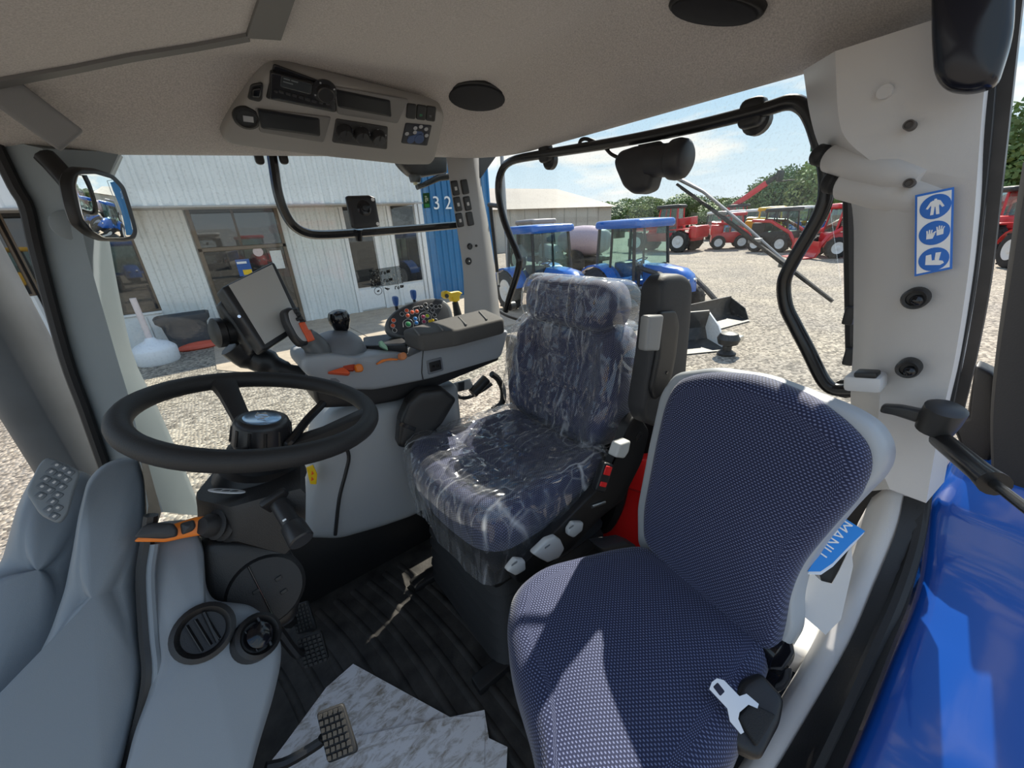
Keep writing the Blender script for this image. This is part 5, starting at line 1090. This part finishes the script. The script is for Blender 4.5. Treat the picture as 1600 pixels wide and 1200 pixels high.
# ================================================================== yard
def gravel_mat():
    m = bpy.data.materials.new('gravel'); m.use_nodes = True; t = m.node_tree; b = t.nodes['Principled BSDF']
    tc = N(t, 'ShaderNodeTexCoord'); v = N(t, 'ShaderNodeTexVoronoi', Scale=22); t.links.new(tc.outputs['Object'], v.inputs['Vector'])
    n = N(t, 'ShaderNodeTexNoise', Scale=.6, Detail=6); t.links.new(tc.outputs['Object'], n.inputs[0])
    r = N(t, 'ShaderNodeValToRGB'); e = r.color_ramp.elements; e[0].position = .1; e[0].color = (.13, .112, .09, 1); e[1].position = .9; e[1].color = (.46, .405, .33, 1); q = e.new(.5); q.color = (.30, .26, .21, 1)
    sp = N(t, 'ShaderNodeSeparateColor'); t.links.new(v.outputs['Color'], sp.inputs[0]); t.links.new(sp.outputs[0], r.inputs[0])
    r2 = N(t, 'ShaderNodeValToRGB'); r2.color_ramp.elements[0].position = .35; r2.color_ramp.elements[0].color = (.80, .80, .82, 1); r2.color_ramp.elements[1].position = .65; r2.color_ramp.elements[1].color = (1.08, 1.06, 1.02, 1); t.links.new(n.outputs[0], r2.inputs[0])
    mu = N(t, 'ShaderNodeMixRGB', _blend_type='MULTIPLY'); mu.inputs[0].default_value = 1; t.links.new(r.outputs[0], mu.inputs[1]); t.links.new(r2.outputs[0], mu.inputs[2]); t.links.new(mu.outputs[0], b.inputs['Base Color'])
    b.inputs['Roughness'].default_value = .9; bp = N(t, 'ShaderNodeBump', Strength=.9, Distance=.03); bp.invert = True; t.links.new(v.outputs['Distance'], bp.inputs['Height']); t.links.new(bp.outputs[0], b.inputs['Normal'])
    return m
G = GROUND
bm = new(); box(bm, (40, 40, G-.05), (400, 400, .1)); struct(obj('ground', bm, gravel_mat(), None))
CONC = mat('concrete', (.42, .34, .26), .85, noise=.12, nscale=3, bump=.3, bscale=60)
path = group_struct('path', (0, 0, G))
for poly in ([(-.35, 14), (-.38, 10.1), (.2, 9.2), (2.9, 9.2), (2.9, 14)], [(.22, 9.17), (.9, 8.15), (6.0, 8.3), (6.0, 9.17)], [(2.93, 9.2), (6.0, 9.2), (6.0, 14), (2.93, 14)], [(6.03, 8.3), (12, 8.3), (12, 14), (6.03, 14)]):
    bm = new(); a = [V(x, y, G-.02) for x, y in poly]; prism(bm, a, [p+V(0, 0, .035) for p in a]); obj('concrete_slab', bm, CONC, path)

# ------------------------------------------------------------------ building
BW = mat('cladding_white', (.70, .72, .72), .5, noise=.05, nscale=1.5); BB = mat('cladding_blue', (.02, .16, .36), .45, noise=.06, nscale=1.5); FRB = mat('frame_brown', (.13, .095, .065), .5); FRW = mat('frame_white', (.74, .75, .76), .5)
BGL = mat('shop_glass', (.020, .022, .024), .02, spec=.9)
BUI = thing('showroom_building', 'white corrugated showroom with brown and white doors and blue end wall', 'building', (1, 14, G))
def clad(x0, x1, z0, z1, y, m, name='cladding_sheet', pitch=.28, sheet=1.12, par=BUI):
    n = max(1, round((x1-x0)/sheet)); w = (x1-x0)/n
    for i in range(n):
        a = x0+i*w; k = max(1, round(w/pitch)); p = w/k; prof = []
        for j in range(k):
            b = a+j*p; prof += [(b, 0), (b+p*.50, 0), (b+p*.62, -.05), (b+p*.86, -.05)]
        prof.append((a+w, 0))
        bm = new(); lo = [V(x, y+d, z0) for x, d in prof]; hi = [V(x, y+d, z1) for x, d in prof]
        loft(bm, [lo+[V(a+w, y+.04, z0), V(a, y+.04, z0)], hi+[V(a+w, y+.04, z1), V(a, y+.04, z1)]]); obj(name, bm, m, par, smooth=20)
def bpart(c, s, m, name, par=BUI, bev=.01):
    bm = new(); box(bm, c, s, bev=bev, seg=1); return obj(name, bm, m, par)
YW = 14.0
bpart((1, 19.2, 1.2), (17.6, 10.2, 4.9), mat('inner_dark', (.05, .05, .05), .8), 'core')
clad(-1.2, .0, G, 2.3, YW, BW); clad(2.15, 3.9, G, 2.3, YW, BW); clad(-9, -6.1, G, 2.3, YW, BW); clad(-6.1, -3.25, G, .38, YW, BW); clad(6.75, 9.8, G, 4.9, YW-.02, BB)
bpart((-2.2, YW, -.80), (2.0, .12, .90), FRW, 'wall_panel'); bpart((-2.2, YW-.03, -.34), (2.0, .16, .06), FRW, 'window_sill')
for i in range(3): bpart((-2.85+i*.65, YW-.07, -.82), (.02, .02, .8), mat('joint_grey', (.5, .5, .5), .6), 'panel_joint')
def win(x0, x1, z0, z1, m, fw=.07, y=YW, name='window'):
    f = bpart(((x0+x1)/2, y+.02, (z0+z1)/2), (x1-x0, .06, z1-z0), m, name); p = bpart(((x0+x1)/2, y-.02, (z0+z1)/2), (x1-x0-2*fw, .04, z1-z0-2*fw), BGL, 'pane', f, 0); return f
win(-3.2, -1.2, -.30, 2.3, FRB, .05); win(-6.1, -3.25, .38, 2.3, FRB, .05)
# brown glazed entrance: transom, door leaf, sidelight
ent = bpart((1.075, YW+.04, .5), (2.15, .05, 3.6), FRB, 'entrance')
for x0, x1, z0, z1 in ((.10, 1.0, 1.18, 2.2), (1.06, 2.05, 1.18, 2.2), (.10, 2.05, -1.15, 1.06)):
    bpart(((x0+x1)/2, YW-.01, (z0+z1)/2), (x1-x0, .05, z1-z0), BGL, 'pane', ent, 0)
for x in (.05, 2.1): bpart((x, YW-.03, .5), (.1, .12, 3.6), FRB, 'frame_post', ent)
bpart((1.075, YW-.03, 1.12), (2.15, .12, .1), FRB, 'transom_bar', ent); bpart((1.075, YW-.03, 2.24), (2.15, .12, .1), FRB, 'frame_head', ent)
ps = bpart((.93, YW-.045, .58), (.34, .012, .46), BLUEP, 'poster', ent, 0); bpart((.98, YW-.055, .45), (.22, .01, .14), YEL, 'poster_block', ps, 0); bpart((.90, YW-.055, .72), (.24, .01, .06), WHITE, 'poster_title', ps, 0)
bpart((1.82, YW-.045, .72), (.30, .012, .52), mat('paper_white', (.65, .67, .66), .6), 'notice', ent, 0)
bm = new(); lathe(bm, Frame((1.38, YW-.04, .98), (1, 0, 0), (0, -1, 0)), [(.13, 0), (.13, .01), (0, .01)], 20); q = obj('round_sticker', bm, mat('pale_pink', (.6, .5, .52), .6), ent)
bpart((1.1, YW-.045, .12), (.50, .012, .05), WHITE, 'lettering_strip', ent, 0)
# white double door
dd = bpart((5.33, YW+.03, .5), (2.86, .05, 3.6), FRW, 'double_door')
for x0, x1 in ((4.0, 4.82), (5.62, 6.42)): bpart(((x0+x1)/2, YW-.01, .85), (x1-x0, .05, 2.54), BGL, 'pane', dd, 0)
for x in (3.94, 4.92, 5.5, 6.52): bpart((x, YW-.03, .5), (.12, .1, 3.6), FRW, 'door_stile', dd)
clad(4.98, 5.44, -.45, 2.3, YW-.02, BW, 'infill_sheet', sheet=.5, par=dd)
for x in (4.42, 6.0): bpart((x, YW-.02, -.84), (.86, .06, .70), FRW, 'kick_panel', dd)
bpart((6.68, YW-.05, .5), (.16, .14, 3.6), FRW, 'corner_post')
# corrugated fascia, set forward as an added overhang to widen the wall's shadow
clad(-9, 6.2, 2.12, 3.36, 12.7, BW, 'fascia_sheet'); bpart((-1.4, 13.35, 2.16), (15.2, 1.3, .06), mat('added_soffit', (.45, .42, .38), .7), 'added_soffit')
bpart((-1.4, 12.72, 4.2), (15.2, .12, 1.66), mat('fascia_blue', (.03, .12, .42), .4), 'blue_band'); bpart((.4, 18.4, 4.98), (18.7, 11.5, .1), mat('roof_sheet', (.4, .4, .4), .6), 'roof'); bpart((-1.4, 12.66, 2.12), (15.2, .05, .05), mat('gutter', (.35, .33, .31), .5), 'drip_edge')
text('house_number', '3 2', Frame(P(691, 318, Y=13.88), (1, 0, 0), (0, -1, 0)), .62, WHITE, BUI, .01)
# odds and ends along the wall
TU = thing('planter_tub', 'dark grey flared plastic tub beside the showroom wall', 'tub', (-.85, 13.2, G))
fr = Frame((-.80, 13.3, G), (1, 0, 0), (0, 0, 1)); bm = new(); rings = [[fr(x*s_, y*s_, h) for x, y in rrect(1.05, .6, .1)] for s_, h in ((.75, 0), (.80, .2), (.9, .62), (1.08, .72), (1.10, .84), (1.0, .86), (.92, .70))]; loft(bm, rings); obj('tub', bm, mat('tub_grey', (.06, .065, .075), .6), TU)
bm = new(); pad(bm, Frame((-.60, 12.75, G), (1, 0, 0), (0, 0, 1)), ell(.50, .2, 16), .14, .1, .05); tag(obj('red_cover', bm, mat('tub_red', (.55, .09, .05), .6), None), 'low red plastic cover on the ground by the dark tub', 'cover')
JG = thing('white_drum', 'squat white plastic drum with conical top and pole on the gravel', 'drum', (-1.43, 11.98, G))
bm = new(); lathe(bm, Frame((-1.43, 11.98, G), (1, 0, 0), (0, 0, 1)), [(.38, 0), (.41, .05), (.42, .32), (.40, .36), (.30, .46), (.12, .54), (.08, .60), (0, .60)], 26); obj('drum_body', bm, mat('drum_white', (.72, .73, .76), .5), JG)
bm = new(); tube(bm, [V(-1.43, 11.98, G+.58), V(-1.43, 11.98, G+1.5)], .06, 10); obj('pole', bm, mat('pole_pink', (.62, .55, .56), .5), JG)
bm = new(); lathe(bm, Frame((-.50, 1.72, -.6), (1, 0, 0), (0, 0, 1)), [(.105, 0), (.105, 1.1), (.085, 1.15), (.085, 2.4), (.06, 2.42), (0, 2.42)], 24); tag(obj('exhaust_stack', bm, mat('stack_grey', (.05, .055, .06), .45, noise=.2, nscale=6), None), 'dark grey upright exhaust stack ahead of the front pillar', 'exhaust')
LPp = thing('lamp_post', 'slim grey lamp post between showroom and barn', 'lamp post', (11.6, 14.5, G)); bp0 = P(789, 330, Y=15)
bm = new(); tube(bm, [V(bp0.x, 15, G), V(bp0.x, 15, 6.5)], [.10, .07], 10); obj('post', bm, mat('post_grey', (.35, .37, .39), .4), LPp); bm = new(); box(bm, (bp0.x, 14.6, 6.5), (.3, .9, .12), bev=.03); obj('lamp_head', bm, GREYD, LPp)
# barn across the yard
BN = thing('barn', 'long low beige barn with pale sheet roof across the yard', 'barn', (25, 42, G))
x0, x1, y0, y1, ze, zr_ = -2, 43.5, 35, 49, 3.0, 5.6
bm = new(); lo = [V(x0, y0, G), V(x1, y0, G), V(x1, y1, G), V(x0, y1, G)]; prism(bm, lo, [V(p.x, p.y, ze) for p in lo]); obj('walls', bm, mat('barn_wall', (.45, .42, .37), .7), BN)
bm = new(); A = [V(x0-.5, y0-.5, ze-.1), V(x0-.5, 42, zr_), V(x0-.5, y1+.5, ze-.1)]; loft(bm, [A, [V(x1+.5 if i != 1 else x1-3, p.y, p.z) for i, p in enumerate(A)]]); obj('roof', bm, mat('barn_roof', (.25, .222, .19), .7, noise=.06, nscale=.4), BN)
for i in range(22):
    x = x0+1+i*2; bm = new(); box(bm, (x, y0-.03, (G+ze)/2), (.12, .06, ze-G)); obj('wall_rib', bm, mat('barn_rib', (.40, .375, .33), .7), BN)

# ------------------------------------------------------------------ machines, built facing +x with z = 0 on the ground
TYRE = mat('tyre', (.022, .021, .020), .8, noise=.2, nscale=8); RIMW = mat('rim_white', (.70, .70, .68), .4); MBLUE = mat('machine_blue', (.010, .115, .46), .25, coat=.5); MRED = mat('machine_red', (.55, .018, .022), .35, coat=.4); MBLK = mat('machine_black', (.025, .024, .023), .5, noise=.3, nscale=10)
CABG = glass('cab_glass', (.80, .90, .88), .08); MWH = mat('machine_white', (.75, .75, .74), .4); MGREY = mat('machine_grey', (.28, .26, .27), .5); MYEL = mat('machine_yellow', (.70, .42, .01), .4)
def wheel(t, x, y, r, w, rim=RIMW, name='wheel'):
    prof = [(r*.55, -w*.42), (r*.86, -w*.5), (r*.97, -w*.42), (r, -w*.3), (r, w*.3), (r*.97, w*.42), (r*.86, w*.5), (r*.55, w*.42)]
    bm = new(); fr = Frame((x, y, r), (1, 0, 0), (0, -1 if y < 0 else 1, 0)); lathe(bm, fr, prof, 24); ty = obj(name, bm, TYRE, t, local=True)
    for k in range(18):
        a = k*2*math.pi/18; bm = None
    bm = new()
    for k in range(20):
        a = k*2*math.pi/20; c = fr(r*1.01*math.cos(a), r*1.01*math.sin(a), (w*.2 if k % 2 else -w*.2)); R = Matrix((V(-math.sin(a), 0, 0)+V(0, 0, math.cos(a)), fr.n, fr.u*math.cos(a)+fr.v*math.sin(a))).transposed()
        d1 = (fr.u*-math.sin(a)+fr.v*math.cos(a)); d3 = (fr.u*math.cos(a)+fr.v*math.sin(a)); R = Matrix((d1, fr.n, d3)).transposed(); box(bm, c, (r*.09, w*.5, r*.06), R)
    lg = obj('tread_lugs', bm, TYRE, ty, local=True); lg['kind'] = 'stuff'
    bm = new(); lathe(bm, fr, [(r*.56, w*.30), (r*.57, w*.47), (r*.50, w*.48), (r*.44, w*.43), (r*.2, w*.43), (r*.18, w*.50), (r*.1, w*.52), (0, w*.52)], 24); obj('rim', bm, rim, ty, local=True)
def lb(t, name, c, s, m, bev=.03, rot=None, seg=2):
    bm = new(); box(bm, c, s, rot, bev, seg); return obj(name, bm, m, t, local=True)
def lt(t, name, pts, r, m, seg=8):
    bm = new(); tube(bm, [V(*p) for p in pts], r, seg); return obj(name, bm, m, t, local=True)
def cab(t, x0, x1, hw, z0, z1, roofm, postm, rake=.12):
    for sx, sy in ((0, 1), (0, -1), (1, 1), (1, -1)):
        xb = x1 if sx else x0; xt = xb-(rake if sx else -rake*.3)
        lt(t, 'cab_post', [(xb, hw*sy, z0), (xt, hw*.92*sy, z1)], .045, postm)
    for sy in (1, -1):
        lt(t, 'cab_post', [(x0+(x1-x0)*.38, hw*sy, z0), (x0+(x1-x0)*.38, hw*.92*sy, z1)], .035, postm)
        bm = new(); a = [V(x0, hw*sy, z0), V(x1, hw*sy, z0), V(x1-rake, hw*.92*sy, z1), V(x0+rake*.3, hw*.92*sy, z1)]; prism(bm, a, [p*1+V(0, .01*sy, 0) for p in a]); obj('side_glass', bm, CABG, t, local=True)
    for x, xt, nm in ((x0, x0+rake*.3, 'rear_glass'), (x1, x1-rake, 'windscreen')):
        bm = new(); a = [V(x, -hw, z0), V(x, hw, z0), V(xt, hw*.92, z1), V(xt, -hw*.92, z1)]; prism(bm, a, [p+V(.01, 0, 0) for p in a]); obj(nm, bm, CABG, t, local=True)
    bm = new(); pad(bm, Frame(((x0+x1)/2, 0, z1), (1, 0, 0), (0, 0, 1)), rrect(x1-x0+.22, hw*2+.14, .18, 5), .21, .09, .03); obj('roof', bm, roofm, t, local=True)
    lb(t, 'seat', (x0+.45, 0, z0+.15), (.4, .45, .5), MBLK, .06); lt(t, 'wheel_column', [(x1-.25, 0, z0-.2), (x1-.4, 0, z0+.45)], .03, MBLK)
    bm = new(); fr = Frame((x1-.42, 0, z0+.47), (0, 1, 0), (-.5, 0, 1)); tube(bm, [fr(.18*math.cos(k*math.pi/8), .18*math.sin(k*math.pi/8)) for k in range(16)], .015, 6, closed=True); obj('wheel_rim', bm, MBLK, t, local=True)
def make_tractor(label, loc, rz, body, roofm, loader=False, group=None, parts=True):
    t = thing('compact_tractor', label, 'tractor', loc, rz, group)
    cab(t, -.75, .75, .68, .95, 2.28, roofm, MBLK)
    bm = new(); rings = []
    for x, w, z0, z1 in ((.75, .34, .75, 1.36), (1.2, .33, .72, 1.34), (1.7, .31, .68, 1.28), (1.95, .28, .66, 1.15), (2.05, .20, .70, 1.0)):
        rings.append([V(x, -w, z0), V(x, -w, z1-.14), V(x, -w*.75, z1-.02), V(x, 0, z1), V(x, w*.75, z1-.02), V(x, w, z1-.14), V(x, w, z0)])
    loft(bm, rings); obj('hood', bm, body, t, local=True, smooth=50)
    lb(t, 'chassis', (.6, 0, .62), (2.6, .36, .34), MBLK); lb(t, 'cab_floor', (0, 0, .88), (1.5, 1.3, .14), body)
    for sy in (1, -1):
        bm = new(); rings = []
        for k in range(9):
            a = math.pi*(.08+.84*k/8); x = -.55+.78*math.cos(a); z = .62+.68*math.sin(a); rings.append([V(x, sy*.55, z), V(x, sy*.98, z-.02), V(x, sy*.98, z+.03), V(x, sy*.55, z+.05)])
        loft(bm, rings); obj('fender', bm, body, t, local=True)
        wheel(t, -.55, .80*sy, .62, .36); wheel(t, 1.55, .68*sy, .40, .26)
        lb(t, 'headlamp', (2.02, .14*sy, .98), (.06, .12, .1), CHROME, .01)
    lt(t, 'front_axle', [(1.55, -.6, .4), (1.55, .6, .4)], .07, MBLK)
    if loader:
        for sy in (1, -1):
            lt(t, 'loader_arm', [(.7, .50*sy, 1.28), (1.5, .52*sy, 1.15), (2.1, .55*sy, .7), (2.55, .55*sy, .35)], .065, MBLK); lt(t, 'loader_ram', [(.85, .52*sy, .75), (1.8, .53*sy, .92)], .04, STEEL)
            lb(t, 'loader_tower', (.72, .5*sy, .95), (.14, .1, .75), MBLK)
        bm = new(); pr = [(2.55, .55), (2.5, .25), (2.6, .04), (3.15, .0), (3.2, .03), (2.68, .10), (2.6, .28), (2.62, .56)]; prism(bm, [V(x, -.85, z) for x, z in pr], [V(x, .85, z) for x, z in pr]); bk = obj('bucket', bm, MBLK, t, local=True)
        for sy in (1, -1):
            bm = new(); ps_ = [(2.55, .55), (2.5, .25), (2.6, .04), (3.15, 0), (3.0, .3)]; prism(bm, [V(x, .85*sy, z) for x, z in ps_], [V(x, .88*sy, z) for x, z in ps_]); obj('bucket_cheek', bm, MBLK, bk, local=True)
    return t
blueA = make_tractor('blue cab tractor with black front loader parked facing the gravel', (9.9, 7.15, G), math.radians(-98), MBLUE, MBLUE, True)
blueB = make_tractor('blue roofed cab tractor half hidden behind the driver seat headrest', (8.2, 9.3, G), math.radians(-98), MBLUE, MBLUE)
greyT = dup(blueB, (15.5, 17.8, G), math.radians(-98), 'grey roofed tractor behind the blue tractors', 1.12, {MBLUE: MGREY})
# bale-round mauve tank behind
SPR = thing('sprayer_tank', 'pale mauve rounded sprayer tank on a trailer behind the blue tractors', 'sprayer', (16, 14.6, G))
bm = new(); rings = []
for k in range(9):
    a = math.pi*k/8; q = math.sin(a)*.5+.5; rings.append([V(16, 14.6, G)+V(.8*q*math.cos(b_), -1.5*math.cos(a), 1.6+.75*q*math.sin(b_)) for b_ in [j*math.pi/6 for j in range(12)]])
loft(bm, rings); obj('tank', bm, mat('tank_mauve', (.42, .33, .38), .4), SPR)
bm = new(); box(bm, (16, 14.6, G+.75), (1.0, 3.0, .2), bev=.03); obj('frame', bm, MBLK, SPR)
for sx in (-.7, .7):
    bm = new(); lathe(bm, Frame((16+sx, 14.6, G+.6), (0, 1, 0), (1, 0, 0)), [(.3, -.15), (.6, -.15), (.6, .15), (.3, .15)], 20); obj('wheel', bm, TYRE, SPR)
# loose buckets and hitch
def bucket(loc, rz, label, m, s=1):
    t = thing('loader_bucket', label, 'bucket', loc, rz); t.scale = (s, s, s)
    pr = [(-.35, .75), (-.45, .35), (-.3, .05), (.5, 0), (.52, .03), (-.24, .10), (-.38, .36), (-.28, .76)]
    bm = new(); prism(bm, [V(x, -.85, z) for x, z in pr], [V(x, .85, z) for x, z in pr]); obj('shell', bm, MBLK, t, local=True)
    for sy in (1, -1):
        bm = new(); ps_ = [(-.35, .75), (-.45, .35), (-.3, .05), (.5, 0), (.1, .5)]; prism(bm, [V(x, .85*sy, z) for x, z in ps_], [V(x, .89*sy, z) for x, z in ps_]); obj('cheek', bm, m, t, local=True)
    bm = new(); tube(bm, [V(-.33, -.85, .76), V(-.33, .85, .76)], .035, 8); obj('top_bar', bm, MBLK, t, local=True)
bucket((7.25, 3.95, G), math.radians(-120), 'black bucket with pale end plates lying ahead of the blue loader tractor', MWH, .85)
HT = thing('ball_hitch', 'small dark ball hitch standing alone on the gravel', 'hitch', (7.45, 3.12, G))
bm = new(); lathe(bm, Frame((7.45, 3.12, G), (1, 0, 0), (0, 0, 1)), [(.16, 0), (.17, .04), (.08, .1), (.08, .18), (.17, .22), (.20, .32), (.15, .42), (0, .46)], 14); obj('ball', bm, MBLK, HT)
bm = new(); box(bm, (7.55, 3.0, G+.3), (.3, .1, .12), bev=.02); obj('bracket', bm, STEEL, HT)
# telehandler
def make_tele(label, loc, rz, s, boom):
    t = thing('telehandler', label, 'telehandler', loc, rz); t.scale = (s, s, s)
    lb(t, 'chassis', (0, 0, .85), (4.2, 1.3, .5), MRED, .08); lb(t, 'engine_hood', (.35, -.75, 1.25), (2.2, .75, .6), MRED, .12); lb(t, 'counterweight', (-2.05, 0, 1.1), (.5, 1.8, .7), MRED, .1)
    for x in (1.4, -1.35):
        for sy in (1, -1):
            wheel(t, x, .95*sy, .60, .42); lb(t, 'mudguard', (x, .95*sy, 1.28), (1.2, .45, .06), MRED, .02)
    for o_ in kids(t): pass
    cab(t, -.9, .45, .42, 1.1, 2.45, MBLK, MRED, .2)
    L = 3.2
    bm = new(); a = V(-1.9, .15, 1.75); b = a+V(math.cos(boom)*L*1.3, 0, math.sin(boom)*L*1.3); d = (b-a).normalized(); R = d.to_track_quat('X', 'Z').to_matrix()
    box(bm, (a+b)/2, ((b-a).length, .34, .42), R, .03); obj('boom', bm, MRED, t, local=True)
    bm = new(); c = b+d*.9; box(bm, (b+c)/2, ((c-b).length, .26, .30), R, .02); obj('boom_extension', bm, MBLK, t, local=True)
    lb(t, 'carriage', tuple(c+V(.12, 0, -.1)), (.2, 1.1, .8), MBLK, .03)
    for sy in (.3, -.3): lb(t, 'fork', tuple(c+V(.6, sy, -.48)), (1.0, .1, .05), MBLK, .01)
    return t
make_tele('red telehandler with boom lowered parked across the yard', (29.5, 18.3, G), math.radians(95), 1.25, -.08)
make_tele('red telehandler with boom raised above the hedge', (47, 20.5, G), math.radians(-86), 1.25, .60)
make_tele('red telehandler seen through the door gap', (31, 1.3, G), math.radians(-150), 1.1, .32)
# compact loaders
def make_skid(label, loc, rz, body, armm, s=1):
    t = thing('skid_loader', label, 'loader', loc, rz); t.scale = (s, s, s)
    lb(t, 'body', (-.3, 0, .75), (2.0, 1.3, .7), body, .1); lb(t, 'engine_cover', (-1.0, 0, 1.25), (.8, 1.3, .7), body, .12); cab(t, -.7, .6, .55, 1.0, 2.1, body, body, .15)
    for x in (.55, -.85):
        for sy in (1, -1): wheel(t, x, .82*sy, .45, .32)
    for sy in (1, -1): lt(t, 'lift_arm', [(-1.3, .72*sy, 1.7), (-.2, .75*sy, 1.62), (.9, .75*sy, 1.0), (1.25, .72*sy, .4)], .09, armm)
    bm = new(); pr = [(1.25, .75), (1.2, .3), (1.35, .05), (2.0, 0), (2.02, .03), (1.42, .1), (1.3, .32), (1.34, .76)]; prism(bm, [V(x, -.95, z) for x, z in pr], [V(x, .95, z) for x, z in pr]); obj('bucket', bm, armm, t, local=True)
make_skid('black skid loader with red arms parked before the tractor row', (30.5, 10.6, G), math.radians(-100), MBLK, MRED, 1.15)
make_skid('bright red loader bucket machine beside the rear window edge', (27.5, 6.6, G), math.radians(130), MRED, MRED, 1.15)
make_skid('yellow and black loader between the red machines', (35, 13.0, G), math.radians(-70), MYEL, MYEL, 1.2)
make_skid('red skid loader behind the wiper blade', (32.5, 14.6, G), math.radians(-60), MRED, MRED, 1.1)
# long row of tractors in front of the hedge, and more by the door gap
n_ = 0
spots = ['first', 'second', 'third', 'fourth', 'fifth', 'sixth', 'seventh', 'eighth', 'ninth', 'tenth', 'eleventh', 'twelfth']
for i in range(12):
    y = 21.5-i*1.85; dup(blueB, (44.0+.05*i, y, G), math.radians(-172), f'white roofed {"blue" if i % 3 else "red"} tractor, {spots[i]} of the row before the hedge', 1.1, {MBLUE: (MWH if False else (MRED if i % 3 == 0 else MBLUE))})['group'] = 'tractor row before the hedge'
for o in list(bpy.data.objects):
    if o.name.startswith('roof') and o.parent and o.parent.get('group') == 'tractor row before the hedge': o.data = o.data.copy(); o.data.materials[0] = MWH
for x, y, lab, mm_ in ((24, -.5, 'red loader tractor nearest the door gap', MRED), (27, -2.6, 'red tractor behind the door strut', MRED)):
    t = dup(blueA, (x, y, G), math.radians(-150), lab, 1.05, {MBLUE: mm_})
# unseen tractors added opposite so the showroom glass has something to reflect
for x, y, lab, mm_, rz in ((-4, -9, 'added unseen blue tractor for the showroom glass to reflect', MBLUE, 80), (-9, -10, 'added unseen yellow tractor for the showroom glass to reflect', MYEL, 95), (3.5, -11, 'added unseen red tractor for the showroom glass to reflect', MRED, 85)):
    dup(blueB, (x, y, G), math.radians(rz), lab, 1.2, {MBLUE: mm_})
# ------------------------------------------------------------------ trees and hedge
def tree_mesh(n, seed, squat=1.0):
    rnd = random.Random(seed); bm = new(); blobs = [(V(rnd.uniform(-.55, .55), rnd.uniform(-.55, .55), rnd.uniform(.45, 1.25*squat)), rnd.uniform(.28, .5)) for _ in range(11)]
    for _ in range(n):
        c, r = rnd.choice(blobs); d = V(rnd.gauss(0, 1), rnd.gauss(0, 1), rnd.gauss(0, 1)).normalized(); p = c+d*r*rnd.uniform(.75, 1.05); s = rnd.uniform(.018, .042)
        u = V(rnd.gauss(0, 1), rnd.gauss(0, 1), rnd.gauss(0, 1)).normalized(); w = u.orthogonal().normalized()
        bm.faces.new([bm.verts.new(p+u*s), bm.verts.new(p+w*s*.7), bm.verts.new(p-u*s), bm.verts.new(p-w*s*.7)])
    me = bpy.data.meshes.new('crown'); bm.to_mesh(me); bm.free(); return me
def leaf_mat(n, c):
    m = mat(n, c, .6, noise=.45, nscale=3); return m
LEAFS = [leaf_mat('leaf_mid', (.17, .25, .07)), leaf_mat('leaf_dark', (.10, .165, .05)), leaf_mat('leaf_olive', (.22, .27, .085))]
CR = [tree_mesh(9000, 3), tree_mesh(9000, 5, .9), tree_mesh(9000, 9, 1.1)]
for me, m in zip(CR, LEAFS): me.materials.append(m)
BARK = mat('bark', (.09, .07, .05), .9)
bmt = new(); tube(bmt, [V(0, 0, 0), V(.02, .01, .5), V(0, 0, .9)], [.05, .04, .02], 8); trunk = bpy.data.meshes.new('trunk'); bmt.to_mesh(trunk); bmt.free(); trunk.materials.append(BARK)
def tree(x, y, h, w, k, label, group):
    t = thing('tree', label, 'tree', (x, y, G), random.uniform(0, 6.28), group); t.scale = (w, w, h/1.6)
    for nm, me in (('crown', CR[k]), ('trunk', trunk)):
        o = bpy.data.objects.new(nm, me); COL.objects.link(o); o.parent = t
    return t
kindn = ['mid green', 'dark green', 'olive green']
def Pd(px, dist): d = ray(px, 350); d.z = 0; d.normalize(); return CAM + d*dist
for i, (px, dist, h, w) in enumerate(((962, 112, 7.5, 8), (990, 110, 7.2, 8), (1018, 108, 7.6, 8), (1046, 106, 7.2, 8), (1074, 104, 7.0, 8), (1100, 100, 5.6, 7), (1128, 96, 5.2, 6))):
    p = Pd(px, dist); tree(p.x, p.y, h, w, i % 3, f'{kindn[i % 3]} tree, {spots[i]} along the skyline beside the barn gable', 'skyline trees')
for i, (px, dist, h, w) in enumerate(((1156, 74, 5.0, 4.5), (1184, 72, 6.4, 4.5), (1212, 70, 7.6, 5), (1242, 68, 8.6, 5), (1272, 66, 9.3, 5.2), (1302, 64, 9.0, 5.2))):
    p = Pd(px, dist); tree(p.x, p.y, h, w, (i+1) % 3, f'{kindn[(i+1) % 3]} tree, {spots[i]} of the tall clump behind the tractor row', 'tall trees behind the tractors')
for i, (px, dist, h, w) in enumerate(((1560, 52, 8.0, 5), (1585, 50, 9.5, 6), (1608, 50, 8.5, 6), (1330, 60, 8.5, 6))):
    p = Pd(px, dist); tree(p.x, p.y, h, w, i % 3, f'{kindn[i % 3]} tree, {spots[i]} beyond the open door', 'trees beyond the door')
bm = new(); rnd = random.Random(4); a = Pd(1120, 78); b = Pd(1660, 48); d = (b-a); nn = V(-d.y, d.x, 0).normalized()
box(bm, (a+b)/2+V(0, 0, -.3), (d.length, 1.2, 1.8), Matrix.Rotation(math.atan2(d.y, d.x), 3, 'Z'))
for _ in range(6000):
    p = a+d*rnd.random()+nn*rnd.uniform(-.8, .8); p.z = G+rnd.uniform(.0, 2.3); u = V(rnd.gauss(0, 1), rnd.gauss(0, 1), rnd.gauss(0, 1)).normalized()*.3; w = u.orthogonal().normalized()*.22
    bm.faces.new([bm.verts.new(p+u), bm.verts.new(p+w), bm.verts.new(p-u), bm.verts.new(p-w)])
tag(obj('hedge', bm, LEAFS[1], None), 'dark clipped hedge running behind the tractor row', 'hedge', kind='stuff')
